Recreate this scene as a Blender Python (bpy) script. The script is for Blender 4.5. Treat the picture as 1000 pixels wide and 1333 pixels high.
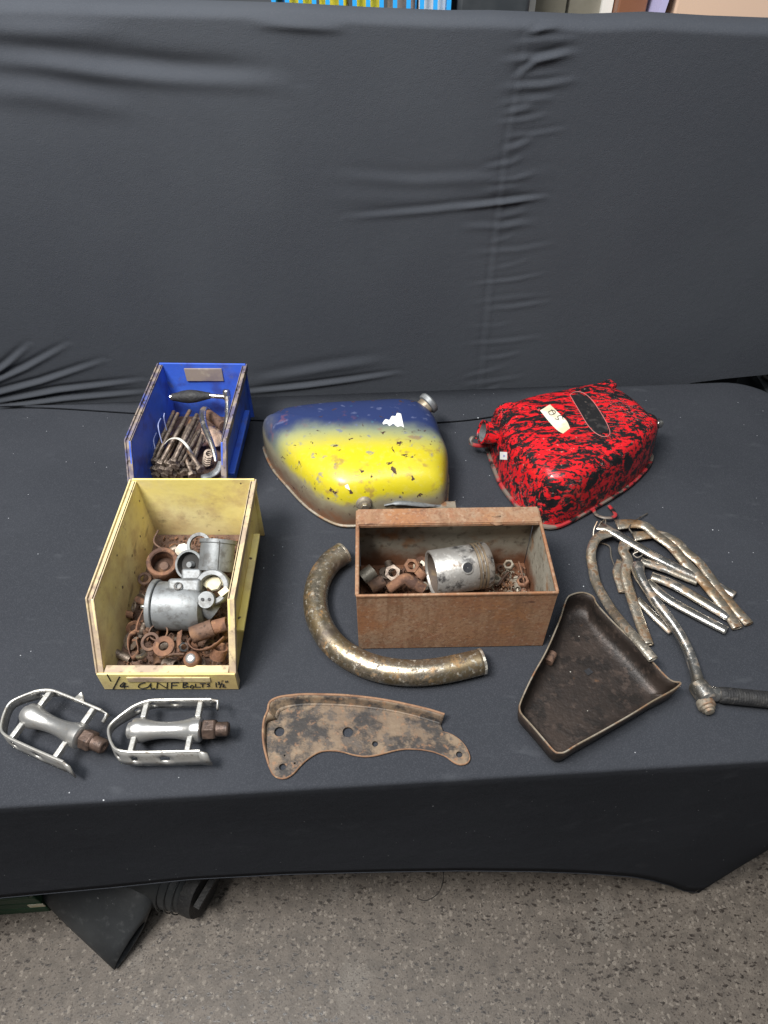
import bpy, bmesh, math, random
import numpy as np
from mathutils import Vector, Matrix, Quaternion
from mathutils.bvhtree import BVHTree

for o in list(bpy.data.objects): bpy.data.objects.remove(o)
S = bpy.context.scene
COL = S.collection
R = math.radians
random.seed(7)

# ------------------------------------------------------------------ camera
TH = R(46); F = 900.0; HC = 1.55; TT = 0.74          # pitch, focal length in photo pixels, camera height, table height
cam = bpy.data.cameras.new('camera'); co = bpy.data.objects.new('camera', cam); COL.objects.link(co)
co.location = (0, 0, HC); co.rotation_euler = (R(90) - TH, 0, 0)
cam.sensor_fit = 'VERTICAL'; cam.sensor_height = 36; cam.sensor_width = 27; cam.lens = 36 * F / 1333
cam.clip_start = .01; cam.clip_end = 60
S.camera = co
S.render.resolution_x = 768; S.render.resolution_y = 1024
# ------------------------------------------------------------------ light
w = bpy.data.worlds.new('World'); S.world = w; w.use_nodes = True
bg = w.node_tree.nodes['Background']; bg.inputs[0].default_value = (.86, .93, 1, 1); bg.inputs[1].default_value = .085
def area(name, loc, target, sx, sy, power, col):
    l = bpy.data.lights.new(name, 'AREA'); l.shape = 'RECTANGLE'; l.size = sx; l.size_y = sy; l.energy = power; l.color = col
    o = bpy.data.objects.new(name, l); COL.objects.link(o); o.location = loc
    o.rotation_euler = (Vector(target) - Vector(loc)).to_track_quat('-Z', 'Y').to_euler()
    return o
area('ceiling_light_key', (-.95, -.25, 3.1), (0, .75, .74), 1.0, .4, 80, (1, .97, .93))
area('ceiling_skylight', (-.35, .35, 3.2), (-.15, .6, .74), 2.2, 1.2, 42, (.93, .97, 1))
S.view_settings.view_transform = 'Standard'; S.view_settings.look = 'None'
S.view_settings.exposure = .42; S.view_settings.gamma = 1
try: S.view_settings.use_curve_mapping = False
except Exception: pass

# ------------------------------------------------------------------ layout helpers: photo pixel -> place on a real plane
def ray(u, v):
    a = (u - 500) / F; b = (v - 666.5) / F
    return Vector((a, math.cos(TH) - b * math.sin(TH), -(math.sin(TH) + b * math.cos(TH))))
def at(u, v, z=0.0):                     # on the level plane z metres above the table top
    d = ray(u, v); t = (TT + z - HC) / d.z
    return Vector((d.x * t, d.y * t, TT + z))
def atY(u, v, Y):                        # on the upright plane at distance Y
    d = ray(u, v); t = Y / d.y
    return Vector((d.x * t, Y, HC + d.z * t))
def z6(x, y, z): return at(740 + x / 3.846, 650 + y / 3.846, z)

# ------------------------------------------------------------------ mesh helpers
class G:
    def __init__(s): s.v = []; s.f = []
    def add(s, vs, fs):
        n = len(s.v); s.v += [Vector(p) for p in vs]; s.f += [tuple(i + n for i in f) for f in fs]; return s
    def box(s, c, d, M=None):
        x, y, z = [k / 2 for k in d]
        vs = [Vector((i * x, j * y, k * z)) for k in (-1, 1) for j in (-1, 1) for i in (-1, 1)]
        vs = [(M @ p if M else p) + Vector(c) for p in vs]
        return s.add(vs, [(0, 2, 3, 1), (4, 5, 7, 6), (0, 1, 5, 4), (2, 6, 7, 3), (0, 4, 6, 2), (1, 3, 7, 5)])
    def loft(s, rings, cap0=True, cap1=True, closed=True):
        n = len(rings[0]); vs = [p for r in rings for p in r]; fs = []
        for k in range(len(rings) - 1):
            for i in range(n if closed else n - 1):
                j = (i + 1) % n
                fs.append((k * n + i, k * n + j, (k + 1) * n + j, (k + 1) * n + i))
        if cap0: fs.append(tuple(reversed(range(n))))
        if cap1: fs.append(tuple(range((len(rings) - 1) * n, len(rings) * n)))
        return s.add(vs, fs)
    def tube(s, pts, r, seg=12, caps=True, flat=None, up=(0, 0, 1)):
        pts = [Vector(p) for p in pts]; n = len(pts)
        rs = r if isinstance(r, (list, tuple)) else [r] * n
        fl = flat if isinstance(flat, (list, tuple)) else [flat or 1] * n
        rings = []; prev = None
        for i, p in enumerate(pts):
            t = (pts[min(i + 1, n - 1)] - pts[max(i - 1, 0)]).normalized()
            if prev is None:
                u = Vector(up)
                if abs(u.dot(t)) > .95: u = Vector((0, 1, 0)) if abs(t.y) < .9 else Vector((1, 0, 0))
            else: u = prev
            a = t.cross(u).normalized(); b = a.cross(t).normalized(); prev = b
            rings.append([p + (a * math.cos(k / seg * 2 * math.pi) + b * math.sin(k / seg * 2 * math.pi) * fl[i]) * rs[i] for k in range(seg)])
        return s.loft(rings, caps, caps)
    def lathe(s, prof, M, seg=24, caps=True):
        rings = [[M @ Vector((r * math.cos(2 * math.pi * k / seg), r * math.sin(2 * math.pi * k / seg), z)) for k in range(seg)] for r, z in prof]
        return s.loft(rings, caps, caps)
    def ring(s, M, ro, ri, h, seg=24):
        pr = [(ri, 0), (ro, 0), (ro, h), (ri, h), (ri, 0)]
        return s.lathe(pr, M, seg, False)
def spline(pts, n):
    pts = [Vector(p) for p in pts]; q = [pts[0] * 2 - pts[1]] + pts + [pts[-1] * 2 - pts[-2]]; out = []
    m = len(pts) - 1
    for i in range(n + 1):
        x = i / n * m; k = min(int(x), m - 1); t = x - k
        a, b, c, d = q[k:k + 4]
        out.append(.5 * (2 * b + (c - a) * t + (2 * a - 5 * b + 4 * c - d) * t * t + (3 * b - a - 3 * c + d) * t ** 3))
    return out
def closed_spline(pts, n):
    pts = [Vector(p) for p in pts]; m = len(pts); out = []
    for i in range(n):
        x = i / n * m; k = int(x); t = x - k
        a, b, c, d = [pts[(k + j) % m] for j in (-1, 0, 1, 2)]
        out.append(.5 * (2 * b + (c - a) * t + (2 * a - 5 * b + 4 * c - d) * t * t + (3 * b - a - 3 * c + d) * t ** 3))
    return out
def frame(o, z, x=None):                 # matrix with local z along `z`
    z = Vector(z).normalized(); x = Vector(x or ((1, 0, 0) if abs(z.x) < .9 else (0, 1, 0)))
    y = z.cross(x).normalized(); x = y.cross(z)
    return Matrix(((x.x, y.x, z.x, o[0]), (x.y, y.y, z.y, o[1]), (x.z, y.z, z.z, o[2]), (0, 0, 0, 1)))
def make(name, g, m, parent=None, smooth=True, bevel=0, bseg=2, sub=0, solid=0, soff=-1, angle=40, origin=None, sharp=True):
    """link ONE mesh object; geometry is given in world space and stored relative to its root or origin"""
    org = Vector(parent['_o']) if parent is not None and '_o' in parent else Vector(origin or (0, 0, 0))
    me = bpy.data.meshes.new(name)
    me.from_pydata([tuple(p - org) for p in g.v], [], g.f); me.validate()
    bm = bmesh.new(); bm.from_mesh(me); bmesh.ops.recalc_face_normals(bm, faces=bm.faces)
    if smooth:
        for f in bm.faces: f.smooth = True
        if sharp and not sub:
            for e in bm.edges:
                if len(e.link_faces) == 2 and e.calc_face_angle() > R(angle): e.smooth = False
    bm.to_mesh(me); bm.free()
    me.materials.append(m)
    o = bpy.data.objects.new(name, me); COL.objects.link(o)
    if parent is not None:
        o.parent = parent
        if '_o' not in parent: pass
    else: o.location = org
    if sub: md = o.modifiers.new('sub', 'SUBSURF'); md.levels = sub; md.render_levels = sub
    if solid: md = o.modifiers.new('solid', 'SOLIDIFY'); md.thickness = solid; md.offset = soff
    if bevel: md = o.modifiers.new('bevel', 'BEVEL'); md.width = bevel; md.segments = bseg; md.limit_method = 'ANGLE'; md.angle_limit = R(35)
    return o
def thing(name, label, cat, loc, group=None):
    o = bpy.data.objects.new(name, None); COL.objects.link(o); o.location = loc; o.empty_display_size = .03
    o['label'] = label; o['category'] = cat; o['_o'] = tuple(loc)
    if group: o['group'] = group
    return o
def tag(o, label, cat, group=None):
    o['label'] = label; o['category'] = cat
    if group: o['group'] = group
    return o
def struct(o, kind='structure'): o['kind'] = kind; return o
def subpart(o, parent):                  # re-hang a part below another part of the same thing (parts sit at the root's origin)
    o.parent = parent; return o
def copy_tree(src, parent=None):
    c = src.copy(); COL.objects.link(c); c.parent = parent
    for ch in list(src.children): copy_tree(ch, c)
    return c

# ------------------------------------------------------------------ materials
def layered(name, base, layers=(), rough=.5, metal=0., bump=(), spec=.5, sheen=0.):
    m = bpy.data.materials.new(name); m.use_nodes = True; nt = m.node_tree; N = nt.nodes; L = nt.links.new
    P = N['Principled BSDF']; tc = N.new('ShaderNodeTexCoord').outputs['Object']
    P.inputs['Specular IOR Level'].default_value = spec
    if sheen: P.inputs['Sheen Weight'].default_value = sheen; P.inputs['Sheen Roughness'].default_value = .5
    def setin(node, i, val):
        if hasattr(val, 'is_linked'): L(val, node.inputs[i])
        else: node.inputs[i].default_value = val
    def noise(sc, det=5, dist=0., stretch=None, rot=None, seed=0., ro=.55):
        mp = N.new('ShaderNodeMapping'); L(tc, mp.inputs[0]); mp.inputs['Location'].default_value = (seed * 1.37, seed * 2.11, seed * .73)
        if rot: mp.inputs['Rotation'].default_value = rot
        if stretch: mp.inputs['Scale'].default_value = stretch
        n = N.new('ShaderNodeTexNoise'); L(mp.outputs[0], n.inputs[0])
        n.inputs['Scale'].default_value = sc; n.inputs['Detail'].default_value = det; n.inputs['Distortion'].default_value = dist
        n.inputs['Roughness'].default_value = ro
        return n.outputs[0], mp.outputs[0]
    def rng(v, lo, hi, a=0., b=1.):
        r = N.new('ShaderNodeMapRange'); r.interpolation_type = 'SMOOTHSTEP'
        L(v, r.inputs[0]); r.inputs[1].default_value = lo; r.inputs[2].default_value = hi; r.inputs[3].default_value = a; r.inputs[4].default_value = b
        return r.outputs[0]
    def math_(op, a, b):
        n = N.new('ShaderNodeMath'); n.operation = op; setin(n, 0, a); setin(n, 1, b); return n.outputs[0]
    def mixc(f, a, b):
        n = N.new('ShaderNodeMix'); n.data_type = 'RGBA'; L(f, n.inputs[0]); setin(n, 6, a); setin(n, 7, b); return n.outputs[2]
    def mixf(f, a, b):
        n = N.new('ShaderNodeMix'); n.data_type = 'FLOAT'; L(f, n.inputs[0]); setin(n, 2, a); setin(n, 3, b); return n.outputs[0]
    col = (*base, 1); ro = rough; me = metal; hgt = None
    for i, l in enumerate(layers):
        k = l.get('kind', 'noise'); sd = l.get('seed', 3.3 * i + 1)
        if k == 'noise':
            f, _ = noise(l['scale'], l.get('det', 5), l.get('dist', 0), l.get('stretch'), l.get('rot'), sd, l.get('ro', .55))
            f = rng(f, l['lo'], l['hi'])
        elif k == 'grad':               # a paint edge at a place on the thing itself
            sp = N.new('ShaderNodeSeparateXYZ'); L(tc, sp.inputs[0])
            n, _ = noise(l.get('scale', 30), 5, 0, None, None, sd)
            v = math_('ADD', sp.outputs[l['axis']], math_('MULTIPLY', math_('SUBTRACT', n, .5), l.get('jit', .02)))
            f = rng(v, l['lo'], l['hi']) if l['lo'] < l['hi'] else rng(v, l['hi'], l['lo'], 1., 0.)
        else:                           # 'spots' : sparse cells
            v = N.new('ShaderNodeTexVoronoi'); v.inputs['Scale'].default_value = l['scale']
            _, mp = noise(1, 0, 0, l.get('stretch'), l.get('rot'), sd)
            if l.get('warp'):
                nn = N.new('ShaderNodeTexNoise'); L(mp, nn.inputs[0]); nn.inputs['Scale'].default_value = l['scale'] * 1.6; nn.inputs['Detail'].default_value = 4
                ad = N.new('ShaderNodeVectorMath'); ad.operation = 'SCALE'; L(nn.outputs[1], ad.inputs[0]); ad.inputs['Scale'].default_value = l['warp'] / l['scale']
                a2 = N.new('ShaderNodeVectorMath'); a2.operation = 'ADD'; L(mp, a2.inputs[0]); L(ad.outputs[0], a2.inputs[1]); mp = a2.outputs[0]
            L(mp, v.inputs[0])
            f = rng(v.outputs[0], l['r'] * .7, l['r'], 1., 0.)
            sp = N.new('ShaderNodeSeparateColor'); L(v.outputs[1], sp.inputs[0])
            f = math_('MULTIPLY', f, math_('GREATER_THAN', sp.outputs[0], l.get('keep', .5)))
            if 'on' in l: pass
        if 'mask' in l:                 # only where a broader noise allows it
            n, _ = noise(l['mask'][0], 3, 0, None, None, sd + 9); f = math_('MULTIPLY', f, rng(n, l['mask'][1], l['mask'][2]))
        if 'amt' in l: f = math_('MULTIPLY', f, l['amt'])
        if 'col' in l: col = mixc(f, col, (*l['col'], 1))
        if 'rough' in l: ro = mixf(f, ro, l['rough'])
        if 'metal' in l: me = mixf(f, me, l['metal'])
        if 'h' in l:
            hh = math_('MULTIPLY', f, l['h']); hgt = hh if hgt is None else math_('ADD', hgt, hh)
    setin(P, 'Base Color', col); setin(P, 'Roughness', ro); setin(P, 'Metallic', me)
    for b in bump:                       # (scale, height in metres[, stretch])
        n, _ = noise(b[0], 4, 0, b[2] if len(b) > 2 else None, None, 5)
        hh = math_('MULTIPLY', n, b[1]); hgt = hh if hgt is None else math_('ADD', hgt, hh)
    if hgt is not None:
        bn = N.new('ShaderNodeBump'); bn.inputs['Distance'].default_value = 1.; bn.inputs['Strength'].default_value = 1.
        L(hgt, bn.inputs['Height']); L(bn.outputs[0], P.inputs['Normal'])
    return m
def n_(scale, lo, hi, col, **k): return dict(scale=scale, lo=lo, hi=hi, col=col, **k)
def sp_(scale, r, col, keep=.5, **k): return dict(kind='spots', scale=scale, r=r, col=col, keep=keep, **k)
M = {}
lint = [sp_(26, .036, (.5, .52, .55), .72), sp_(80, .075, (.3, .31, .33), .86, seed=40)]
M['cloth'] = layered('black_stretch_cloth', (.034, .0368, .0435), [n_(5, .35, .75, (.04, .043, .0505)), n_(18, .6, .8, (.075, .08, .09), stretch=(1, 2.5, 1), rot=(0, 0, .5), amt=.5), n_(700, .45, .7, (.062, .065, .075), det=2, amt=.5)] + lint,
                     rough=.95, spec=.04, bump=[(800, .0006), (90, .0004), (7, .003)])
M['cloth_back'] = layered('black_backdrop_cloth', (.051, .056, .0665), [n_(3, .35, .75, (.061, .067, .078)), n_(600, .45, .7, (.07, .073, .083), det=2, amt=.5), sp_(9, .012, (.5, .52, .55), .6)],
                     rough=.95, spec=.05, bump=[(700, .0006), (90, .0004)])
M['floor'] = layered('speckled_floor', (.135, .113, .093), [n_(2.2, .35, .7, (.165, .14, .115)), n_(45, .4, .7, (.095, .08, .066)), n_(6, .6, .75, (.2, .18, .155), amt=.6, seed=14),
    sp_(66, .40, (.03, .024, .02), .55, warp=1.5, stretch=(1, 1.9, 1), rot=(0, 0, .6), rough=.35), n_(210, .6, .64, (.055, .042, .034), det=3), n_(150, .62, .67, (.24, .21, .175), det=4, seed=88, amt=.6), sp_(90, .36, (.1, .082, .067), .72, warp=1.4, stretch=(1.7, 1, 1), rot=(0, 0, -.4), seed=21), sp_(100, .38, (.22, .19, .158), .6, warp=1.2, seed=33), n_(420, .52, .62, (.08, .063, .05), det=3, amt=.6), sp_(190, .4, (.06, .05, .042), .75, warp=.6, seed=51),
    n_(7, .55, .8, (.15, .125, .105), amt=.45)], rough=.55, bump=[(220, .0006)])
RUST = (.19, .092, .052); RUSTD = (.075, .038, .026); RUSTL = (.3, .155, .08)
M['rust_box'] = layered('rusty_sheet', (.3, .165, .09), [n_(8, .38, .66, (.35, .215, .13)), n_(5, .5, .68, (.3, .22, .15)), n_(25, .45, .68, (.2, .1, .05), stretch=(3, 1, .35), seed=5, amt=.8), n_(11, .52, .64, (.34, .15, .06), seed=52, amt=.7, ro=.65), n_(16, .58, .7, (.11, .055, .035), seed=59, amt=.7, ro=.7, det=8), n_(60, .45, .68, (.29, .14, .075), det=8, ro=.7), n_(14, .5, .7, (.3, .13, .06), amt=.7, seed=19), n_(230, .5, .66, (.2, .095, .055), amt=.65, det=6), n_(170, .55, .68, (.42, .29, .2), seed=17, amt=.5), n_(28, .66, .72, (.07, .032, .024), stretch=(.5, 1, 1.6), seed=29, amt=.8)],
                        rough=.75, metal=.2, bump=[(160, .0004)])
M['rust_in'] = layered('grimy_sheet_inside', (.3, .275, .22), [n_(14, .4, .62, (.38, .35, .285)), n_(25, .54, .7, (.3, .17, .09)), n_(90, .52, .7, (.1, .08, .06), amt=.7), dict(kind='grad', axis=2, lo=.045, hi=.015, col=(.16, .07, .035), jit=.05, scale=30)],
                       rough=.7, metal=.2, bump=[(120, .0008)])
M['rust'] = layered('rust', RUST, [n_(40, .4, .6, RUSTD), n_(130, .5, .7, RUSTL, amt=.7), n_(15, .5, .7, (.2, .1, .055))], rough=.85, bump=[(260, .0012)])
M['rust_brown'] = layered('brown_rust', (.105, .06, .042), [n_(60, .4, .6, (.15, .088, .06)), n_(150, .52, .7, (.06, .035, .025)), n_(25, .58, .72, (.2, .105, .055))], rough=.75, metal=.2, bump=[(260, .001)])
M['bolt'] = layered('oily_steel', (.15, .115, .09), [n_(80, .4, .6, (.24, .19, .15)), n_(200, .5, .7, (.07, .05, .04)), n_(30, .55, .7, (.28, .15, .08))], rough=.5, metal=.55, bump=[(300, .0006)])
M['yellow'] = layered('yellow_plastic', (.84, .70, .22), [n_(6, .35, .7, (.88, .79, .42)), n_(20, .5, .75, (.76, .64, .34)), n_(13, .42, .68, (.5, .35, .18), amt=.75, ro=.65), n_(45, .52, .66, (.3, .2, .13), amt=.7, mask=(8, .44, .58), det=8, ro=.7, seed=77), n_(50, .6, .74, (.2, .15, .09), stretch=(1, .35, 1), amt=.75, mask=(9, .45, .6)),
    sp_(60, .16, (.12, .08, .05), .86, warp=.5), dict(kind='grad', axis=2, lo=.05, hi=.0, col=(.45, .33, .14), jit=.06, scale=25, amt=.5)], rough=.5, bump=[(90, .0004)])
M['yellow_dirty'] = layered('yellow_plastic_grimy', (.6, .48, .27), [n_(30, .4, .62, (.38, .29, .21)), n_(9, .48, .66, (.76, .63, .3)), n_(110, .55, .7, (.22, .16, .11), amt=.7)], rough=.6, bump=[(120, .0005)])
M['blue'] = layered('blue_plastic', (.045, .12, .6), [n_(6, .35, .7, (.065, .17, .72)), n_(25, .5, .7, (.05, .085, .38)), n_(60, .58, .72, (.13, .14, .25), amt=.6, stretch=(1, .4, 1))], rough=.42, bump=[(80, .0003)])
M['blue_dirty'] = layered('blue_plastic_grimy', (.12, .1, .14), [n_(40, .4, .6, (.3, .24, .19)), n_(15, .5, .65, (.05, .08, .3)), n_(120, .55, .68, (.05, .035, .03))], rough=.7, bump=[(120, .0006)])
M['card'] = layered('dirty_card', (.3, .24, .2), [n_(20, .4, .65, (.2, .16, .17)), n_(70, .55, .7, (.38, .32, .25))], rough=.9)
M['cardboard'] = layered('cardboard', (.62, .44, .33), [n_(4, .35, .7, (.66, .48, .37))], rough=.9)
M['paper'] = layered('old_paper', (.72, .68, .55), [n_(40, .45, .65, (.6, .52, .34)), n_(120, .6, .7, (.4, .33, .2), amt=.5)], rough=.85, bump=[(200, .0004)])
M['white'] = layered('white_paper', (.78, .78, .76), [n_(50, .5, .7, (.68, .67, .62))], rough=.7)
M['ink'] = layered('black_ink', (.012, .012, .014), [n_(300, .5, .7, (.03, .03, .035))], rough=.6)
M['chrome'] = layered('worn_chrome', (.62, .6, .56), [n_(18, .4, .65, (.42, .38, .31), rough=.35), n_(60, .5, .66, (.25, .16, .09), rough=.6, metal=.4, amt=.85, stretch=(1, 1, 2)), n_(200, .55, .7, (.1, .08, .06), amt=.6, rough=.55), n_(9, .58, .7, (.3, .2, .11), rough=.55, amt=.6)],
                      rough=.2, metal=.95, bump=[(200, .0003)])
M['chrome_bright'] = layered('bright_chrome', (.68, .67, .64), [n_(30, .45, .7, (.45, .42, .37), rough=.4), n_(150, .6, .7, (.2, .15, .1), amt=.7, rough=.6)], rough=.16, metal=1., bump=[(200, .0002)])
M['brassy'] = layered('dulled_plating', (.5, .45, .37), [n_(40, .4, .62, (.34, .28, .2), rough=.4), n_(110, .48, .64, (.15, .09, .05), rough=.7, metal=.3, stretch=(1, 1, 2)), n_(17, .55, .66, (.2, .12, .06), rough=.7, seed=66), n_(12, .52, .7, (.66, .62, .54), rough=.22)], rough=.3, metal=.85, bump=[(180, .0005)])
M['pipe'] = layered('rust_flecked_chrome_pipe', (.4, .35, .27), [n_(22, .4, .6, (.28, .215, .13), rough=.42), n_(38, .54, .66, (.34, .19, .075), rough=.6, metal=.5, det=8, ro=.65), n_(130, .5, .62, (.085, .065, .05), rough=.6, metal=.4, det=8, ro=.7), n_(170, .55, .68, (.6, .55, .45), rough=.28), n_(9, .55, .68, (.16, .13, .105), rough=.5)],
                    rough=.22, metal=.9, bump=[(140, .00025)])
M['alu'] = layered('dull_alloy', (.25, .262, .268), [n_(20, .4, .65, (.185, .193, .198)), n_(70, .48, .66, (.11, .105, .098), amt=.7, det=8, ro=.65), n_(35, .54, .72, (.3, .31, .31))], rough=.55, metal=.5, bump=[(180, .0004)])
M['alu_polished'] = layered('polished_alloy', (.56, .555, .54), [n_(30, .45, .7, (.44, .43, .41), rough=.45), n_(140, .56, .7, (.36, .33, .29), amt=.6, rough=.5)], rough=.28, metal=.82, bump=[(120, .0003)])
M['alu_cage'] = layered('scuffed_alloy_cage', (.58, .57, .54), [n_(40, .45, .65, (.44, .425, .39), rough=.5), n_(130, .55, .7, (.25, .21, .17), amt=.7, rough=.6)], rough=.38, metal=.72, bump=[(180, .0004)])
M['dark'] = layered('dark_metal', (.035, .034, .033), [n_(60, .45, .7, (.08, .07, .06))], rough=.5, metal=.4)
M['nut_brown'] = layered('brown_steel', (.085, .058, .046), [n_(60, .4, .65, (.13, .085, .065)), n_(150, .5, .7, (.05, .035, .03))], rough=.5, metal=.45, bump=[(260, .0008)])
M['rubber'] = layered('black_rubber', (.018, .018, .019), [n_(50, .4, .7, (.032, .031, .03)), n_(160, .58, .7, (.07, .065, .06), amt=.6)], rough=.65, bump=[(200, .0016)])
M['boot'] = layered('dusty_rubber', (.022, .024, .026), [n_(9, .4, .7, (.038, .041, .043)), n_(60, .55, .72, (.07, .073, .075), amt=.6), n_(200, .62, .72, (.4, .4, .4), amt=.5, mask=(16, .58, .66))], rough=.5, bump=[(60, .0006)])
M['cover'] = layered('dark_rusty_pressing', (.031, .0235, .02), [n_(12, .38, .62, (.045, .033, .027)), n_(40, .48, .64, (.02, .016, .014)), n_(110, .52, .68, (.075, .054, .044), amt=.7), n_(60, .58, .68, (.02, .017, .016), seed=71, det=8, ro=.7, amt=.8), n_(22, .64, .74, (.2, .1, .045)), sp_(90, .09, (.5, .47, .42), .9, seed=13)], rough=.48, metal=.4, bump=[(200, .0007)])
M['bracket'] = layered('worn_black_rust_plate', (.15, .105, .07), [n_(16, .4, .6, (.2, .145, .095)), n_(24, .44, .56, (.032, .028, .026), det=9, ro=.65, h=.0002), n_(70, .53, .64, (.085, .068, .055), ro=.6), n_(130, .55, .7, (.24, .13, .07), amt=.7)], rough=.6, metal=.2, bump=[(190, .0006)])
M['bracket_edge'] = layered('rusty_plate_edge', (.25, .14, .08), [n_(50, .45, .65, (.17, .088, .05)), n_(140, .55, .7, (.33, .21, .12))], rough=.8, bump=[(200, .0005)])
M['bare'] = layered('bare_grimy_metal', (.33, .29, .23), [n_(20, .42, .62, (.24, .19, .13)), n_(50, .5, .66, (.3, .15, .075)), n_(120, .55, .7, (.12, .09, .07), amt=.7)], rough=.5, metal=.45, bump=[(160, .0006)])
M['wire'] = layered('wire', (.3, .27, .23), [n_(80, .45, .65, (.16, .11, .07))], rough=.45, metal=.8)
M['white_plastic'] = layered('off_white_plastic', (.62, .6, .53), [n_(80, .5, .7, (.45, .4, .32))], rough=.5)
M['tie'] = layered('pale_blue_plastic', (.25, .29, .5), rough=.4)
M['cream'] = layered('cream_chips', (.66, .6, .42), [n_(60, .5, .7, (.5, .42, .26))], rough=.8)
M['green'] = layered('green_painted_wood', (.012, .055, .022), [n_(30, .5, .7, (.02, .075, .03), stretch=(.2, 1, 3)), n_(120, .62, .72, (.09, .1, .06))], rough=.55, bump=[(90, .0005, (.2, 1, 3))])
M['crate_blue'] = layered('bright_blue_plastic', (.03, .35, .78), rough=.4)
M['crate_yellow'] = layered('yellow_goods', (.8, .66, .05), rough=.5)
M['off_white'] = layered('white_painted_board', (.7, .68, .64), [n_(6, .4, .7, (.62, .6, .56))], rough=.6)
M['grey_glass'] = layered('dusty_glass', (.16, .15, .12), [n_(9, .4, .7, (.24, .22, .18))], rough=.2)
M['wood'] = layered('dark_wood', (.2, .085, .045), [n_(20, .45, .65, (.12, .05, .03), stretch=(1, 1, .2))], rough=.5)
M['lilac'] = layered('lilac_card', (.42, .4, .62), rough=.7)
M['black_plastic'] = layered('black_plastic', (.03, .035, .04), [n_(20, .4, .7, (.045, .05, .055))], rough=.45)
# the two painted tanks
M['tank_paint'] = layered('blue_to_yellow_paint', (.56, .475, .016), [
    n_(9, .4, .7, (.53, .45, .03)), n_(120, .5, .7, (.56, .5, .1), amt=.4),
    dict(kind='grad', axis=1, lo=.055, hi=.112, col=(.24, .27, .17), jit=.035, scale=18), dict(kind='grad', axis=1, lo=.092, hi=.135, col=(.024, .038, .115), jit=.04, scale=22),
    n_(55, .54, .66, (.2, .07, .08), mask=(12, .5, .6), amt=.5), n_(40, .63, .7, (.08, .32, .4), seed=44, mask=(9, .55, .62), amt=.6), n_(60, .6, .7, (.12, .14, .25), seed=61, amt=.6), n_(30, .5, .7, (.022, .026, .07), seed=97, amt=.0),
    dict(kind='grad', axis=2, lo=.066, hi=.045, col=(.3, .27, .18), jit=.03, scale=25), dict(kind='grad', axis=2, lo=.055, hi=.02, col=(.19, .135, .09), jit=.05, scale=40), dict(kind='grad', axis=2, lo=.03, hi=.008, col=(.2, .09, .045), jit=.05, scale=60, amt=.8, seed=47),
    dict(kind='grad', axis=0, lo=-.125, hi=-.185, col=(.15, .15, .12), jit=.06, scale=30, amt=.85),
    n_(48, .625, .64, (.06, .026, .018), det=9, ro=.7, dist=.4, rough=.8, h=-.0003), sp_(60, .26, (.05, .022, .016), .6, warp=1.3, rough=.8, mask=(14, .46, .56)), n_(45, .58, .68, (.16, .07, .04), mask=(7, .58, .68), rough=.8, seed=83, amt=.8)],
    rough=.3, bump=[(35, .0003)])
M['red_paint'] = layered('red_over_black_flaking_paint', (.62, .012, .018), [n_(5, .4, .7, (.68, .018, .024)),
    n_(40, .5, .508, (.011, .011, .012), det=12, ro=.76, dist=.7, stretch=(.75, 2.0, 1.2), rot=(0, 0, R(-40)), rough=.3, h=-.0002), n_(110, .56, .568, (.012, .012, .013), det=5, stretch=(1, 2, 1.3), rot=(0, 0, R(-55)), rough=.4, seed=23, h=-.0002),
    n_(150, .67, .7, (.3, .24, .2), seed=91, amt=.7)], rough=.22, bump=[(40, .00015)])
M['red_edge'] = layered('scuffed_red_edge', (.4, .03, .035), [n_(60, .46, .56, (.015, .014, .014)), n_(35, .46, .58, (.17, .14, .115), seed=8)], rough=.45, metal=.1)
M['black_enamel'] = layered('black_enamel', (.014, .014, .015), [n_(70, .5, .66, (.04, .037, .036)), n_(45, .64, .68, (.45, .02, .02)), n_(160, .62, .72, (.16, .13, .11), amt=.6)], rough=.42, bump=[(120, .0004)])
M['red_line'] = layered('thin_pink_edge', (.45, .16, .15), rough=.5)
M['piston'] = layered('scorched_piston_alloy', (.38, .365, .34), [n_(14, .45, .68, (.28, .24, .2)), n_(40, .52, .66, (.2, .15, .11), det=8, ro=.7), n_(30, .48, .58, (.04, .038, .04), seed=37, det=8, ro=.7, mask=(14, .44, .56)), n_(110, .55, .7, (.66, .64, .6), amt=.6)], rough=.42, metal=.55, bump=[(160, .0006)])
M['piston_ring'] = layered('tarnished_ring', (.3, .23, .16), [n_(60, .45, .65, (.4, .31, .2)), n_(120, .55, .7, (.1, .07, .05))], rough=.45, metal=.7)
M['piston_in'] = layered('sooty_bore', (.13, .1, .08), [n_(25, .45, .65, (.06, .045, .04)), n_(60, .55, .7, (.22, .16, .1))], rough=.6, metal=.3)

# ================================================================== SETTING
g = G(); g.add([(-4, -2, 0), (4, -2, 0), (4, 6, 0), (-4, 6, 0)], [(0, 1, 2, 3)])
struct(make('floor', g, M['floor']))

# ---- table frame: yaw and edges
YA = R(3.5); E1 = Vector((math.cos(YA), math.sin(YA), 0)); E2 = Vector((-math.sin(YA), math.cos(YA), 0)); O0 = Vector((0, .336, 0))
def tb(u, v, z): return O0 + E1 * u + E2 * v + Vector((0, 0, z))
UL, UR, VD = -1.01, .82, .765
t = thing('trestle_table', 'long trestle table hidden under the black stretch cover', 'table', tb((UL + UR) / 2, VD / 2, 0))
g = G(); g.box(tb((UL + UR) / 2, VD / 2, TT - .022), (UR - UL - .1, VD - .1, .032), Matrix.Rotation(YA, 3, 'Z')); make('table_top', g, M['off_white'], t, bevel=.004)
for u in (UL + .19, UR - .19):
    for v in (.055, VD - .055):
        g = G(); g.tube([tb(u, v, .004), tb(u, v, TT - .038)], .013, 10); make('leg', g, M['dark'], t)

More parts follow.
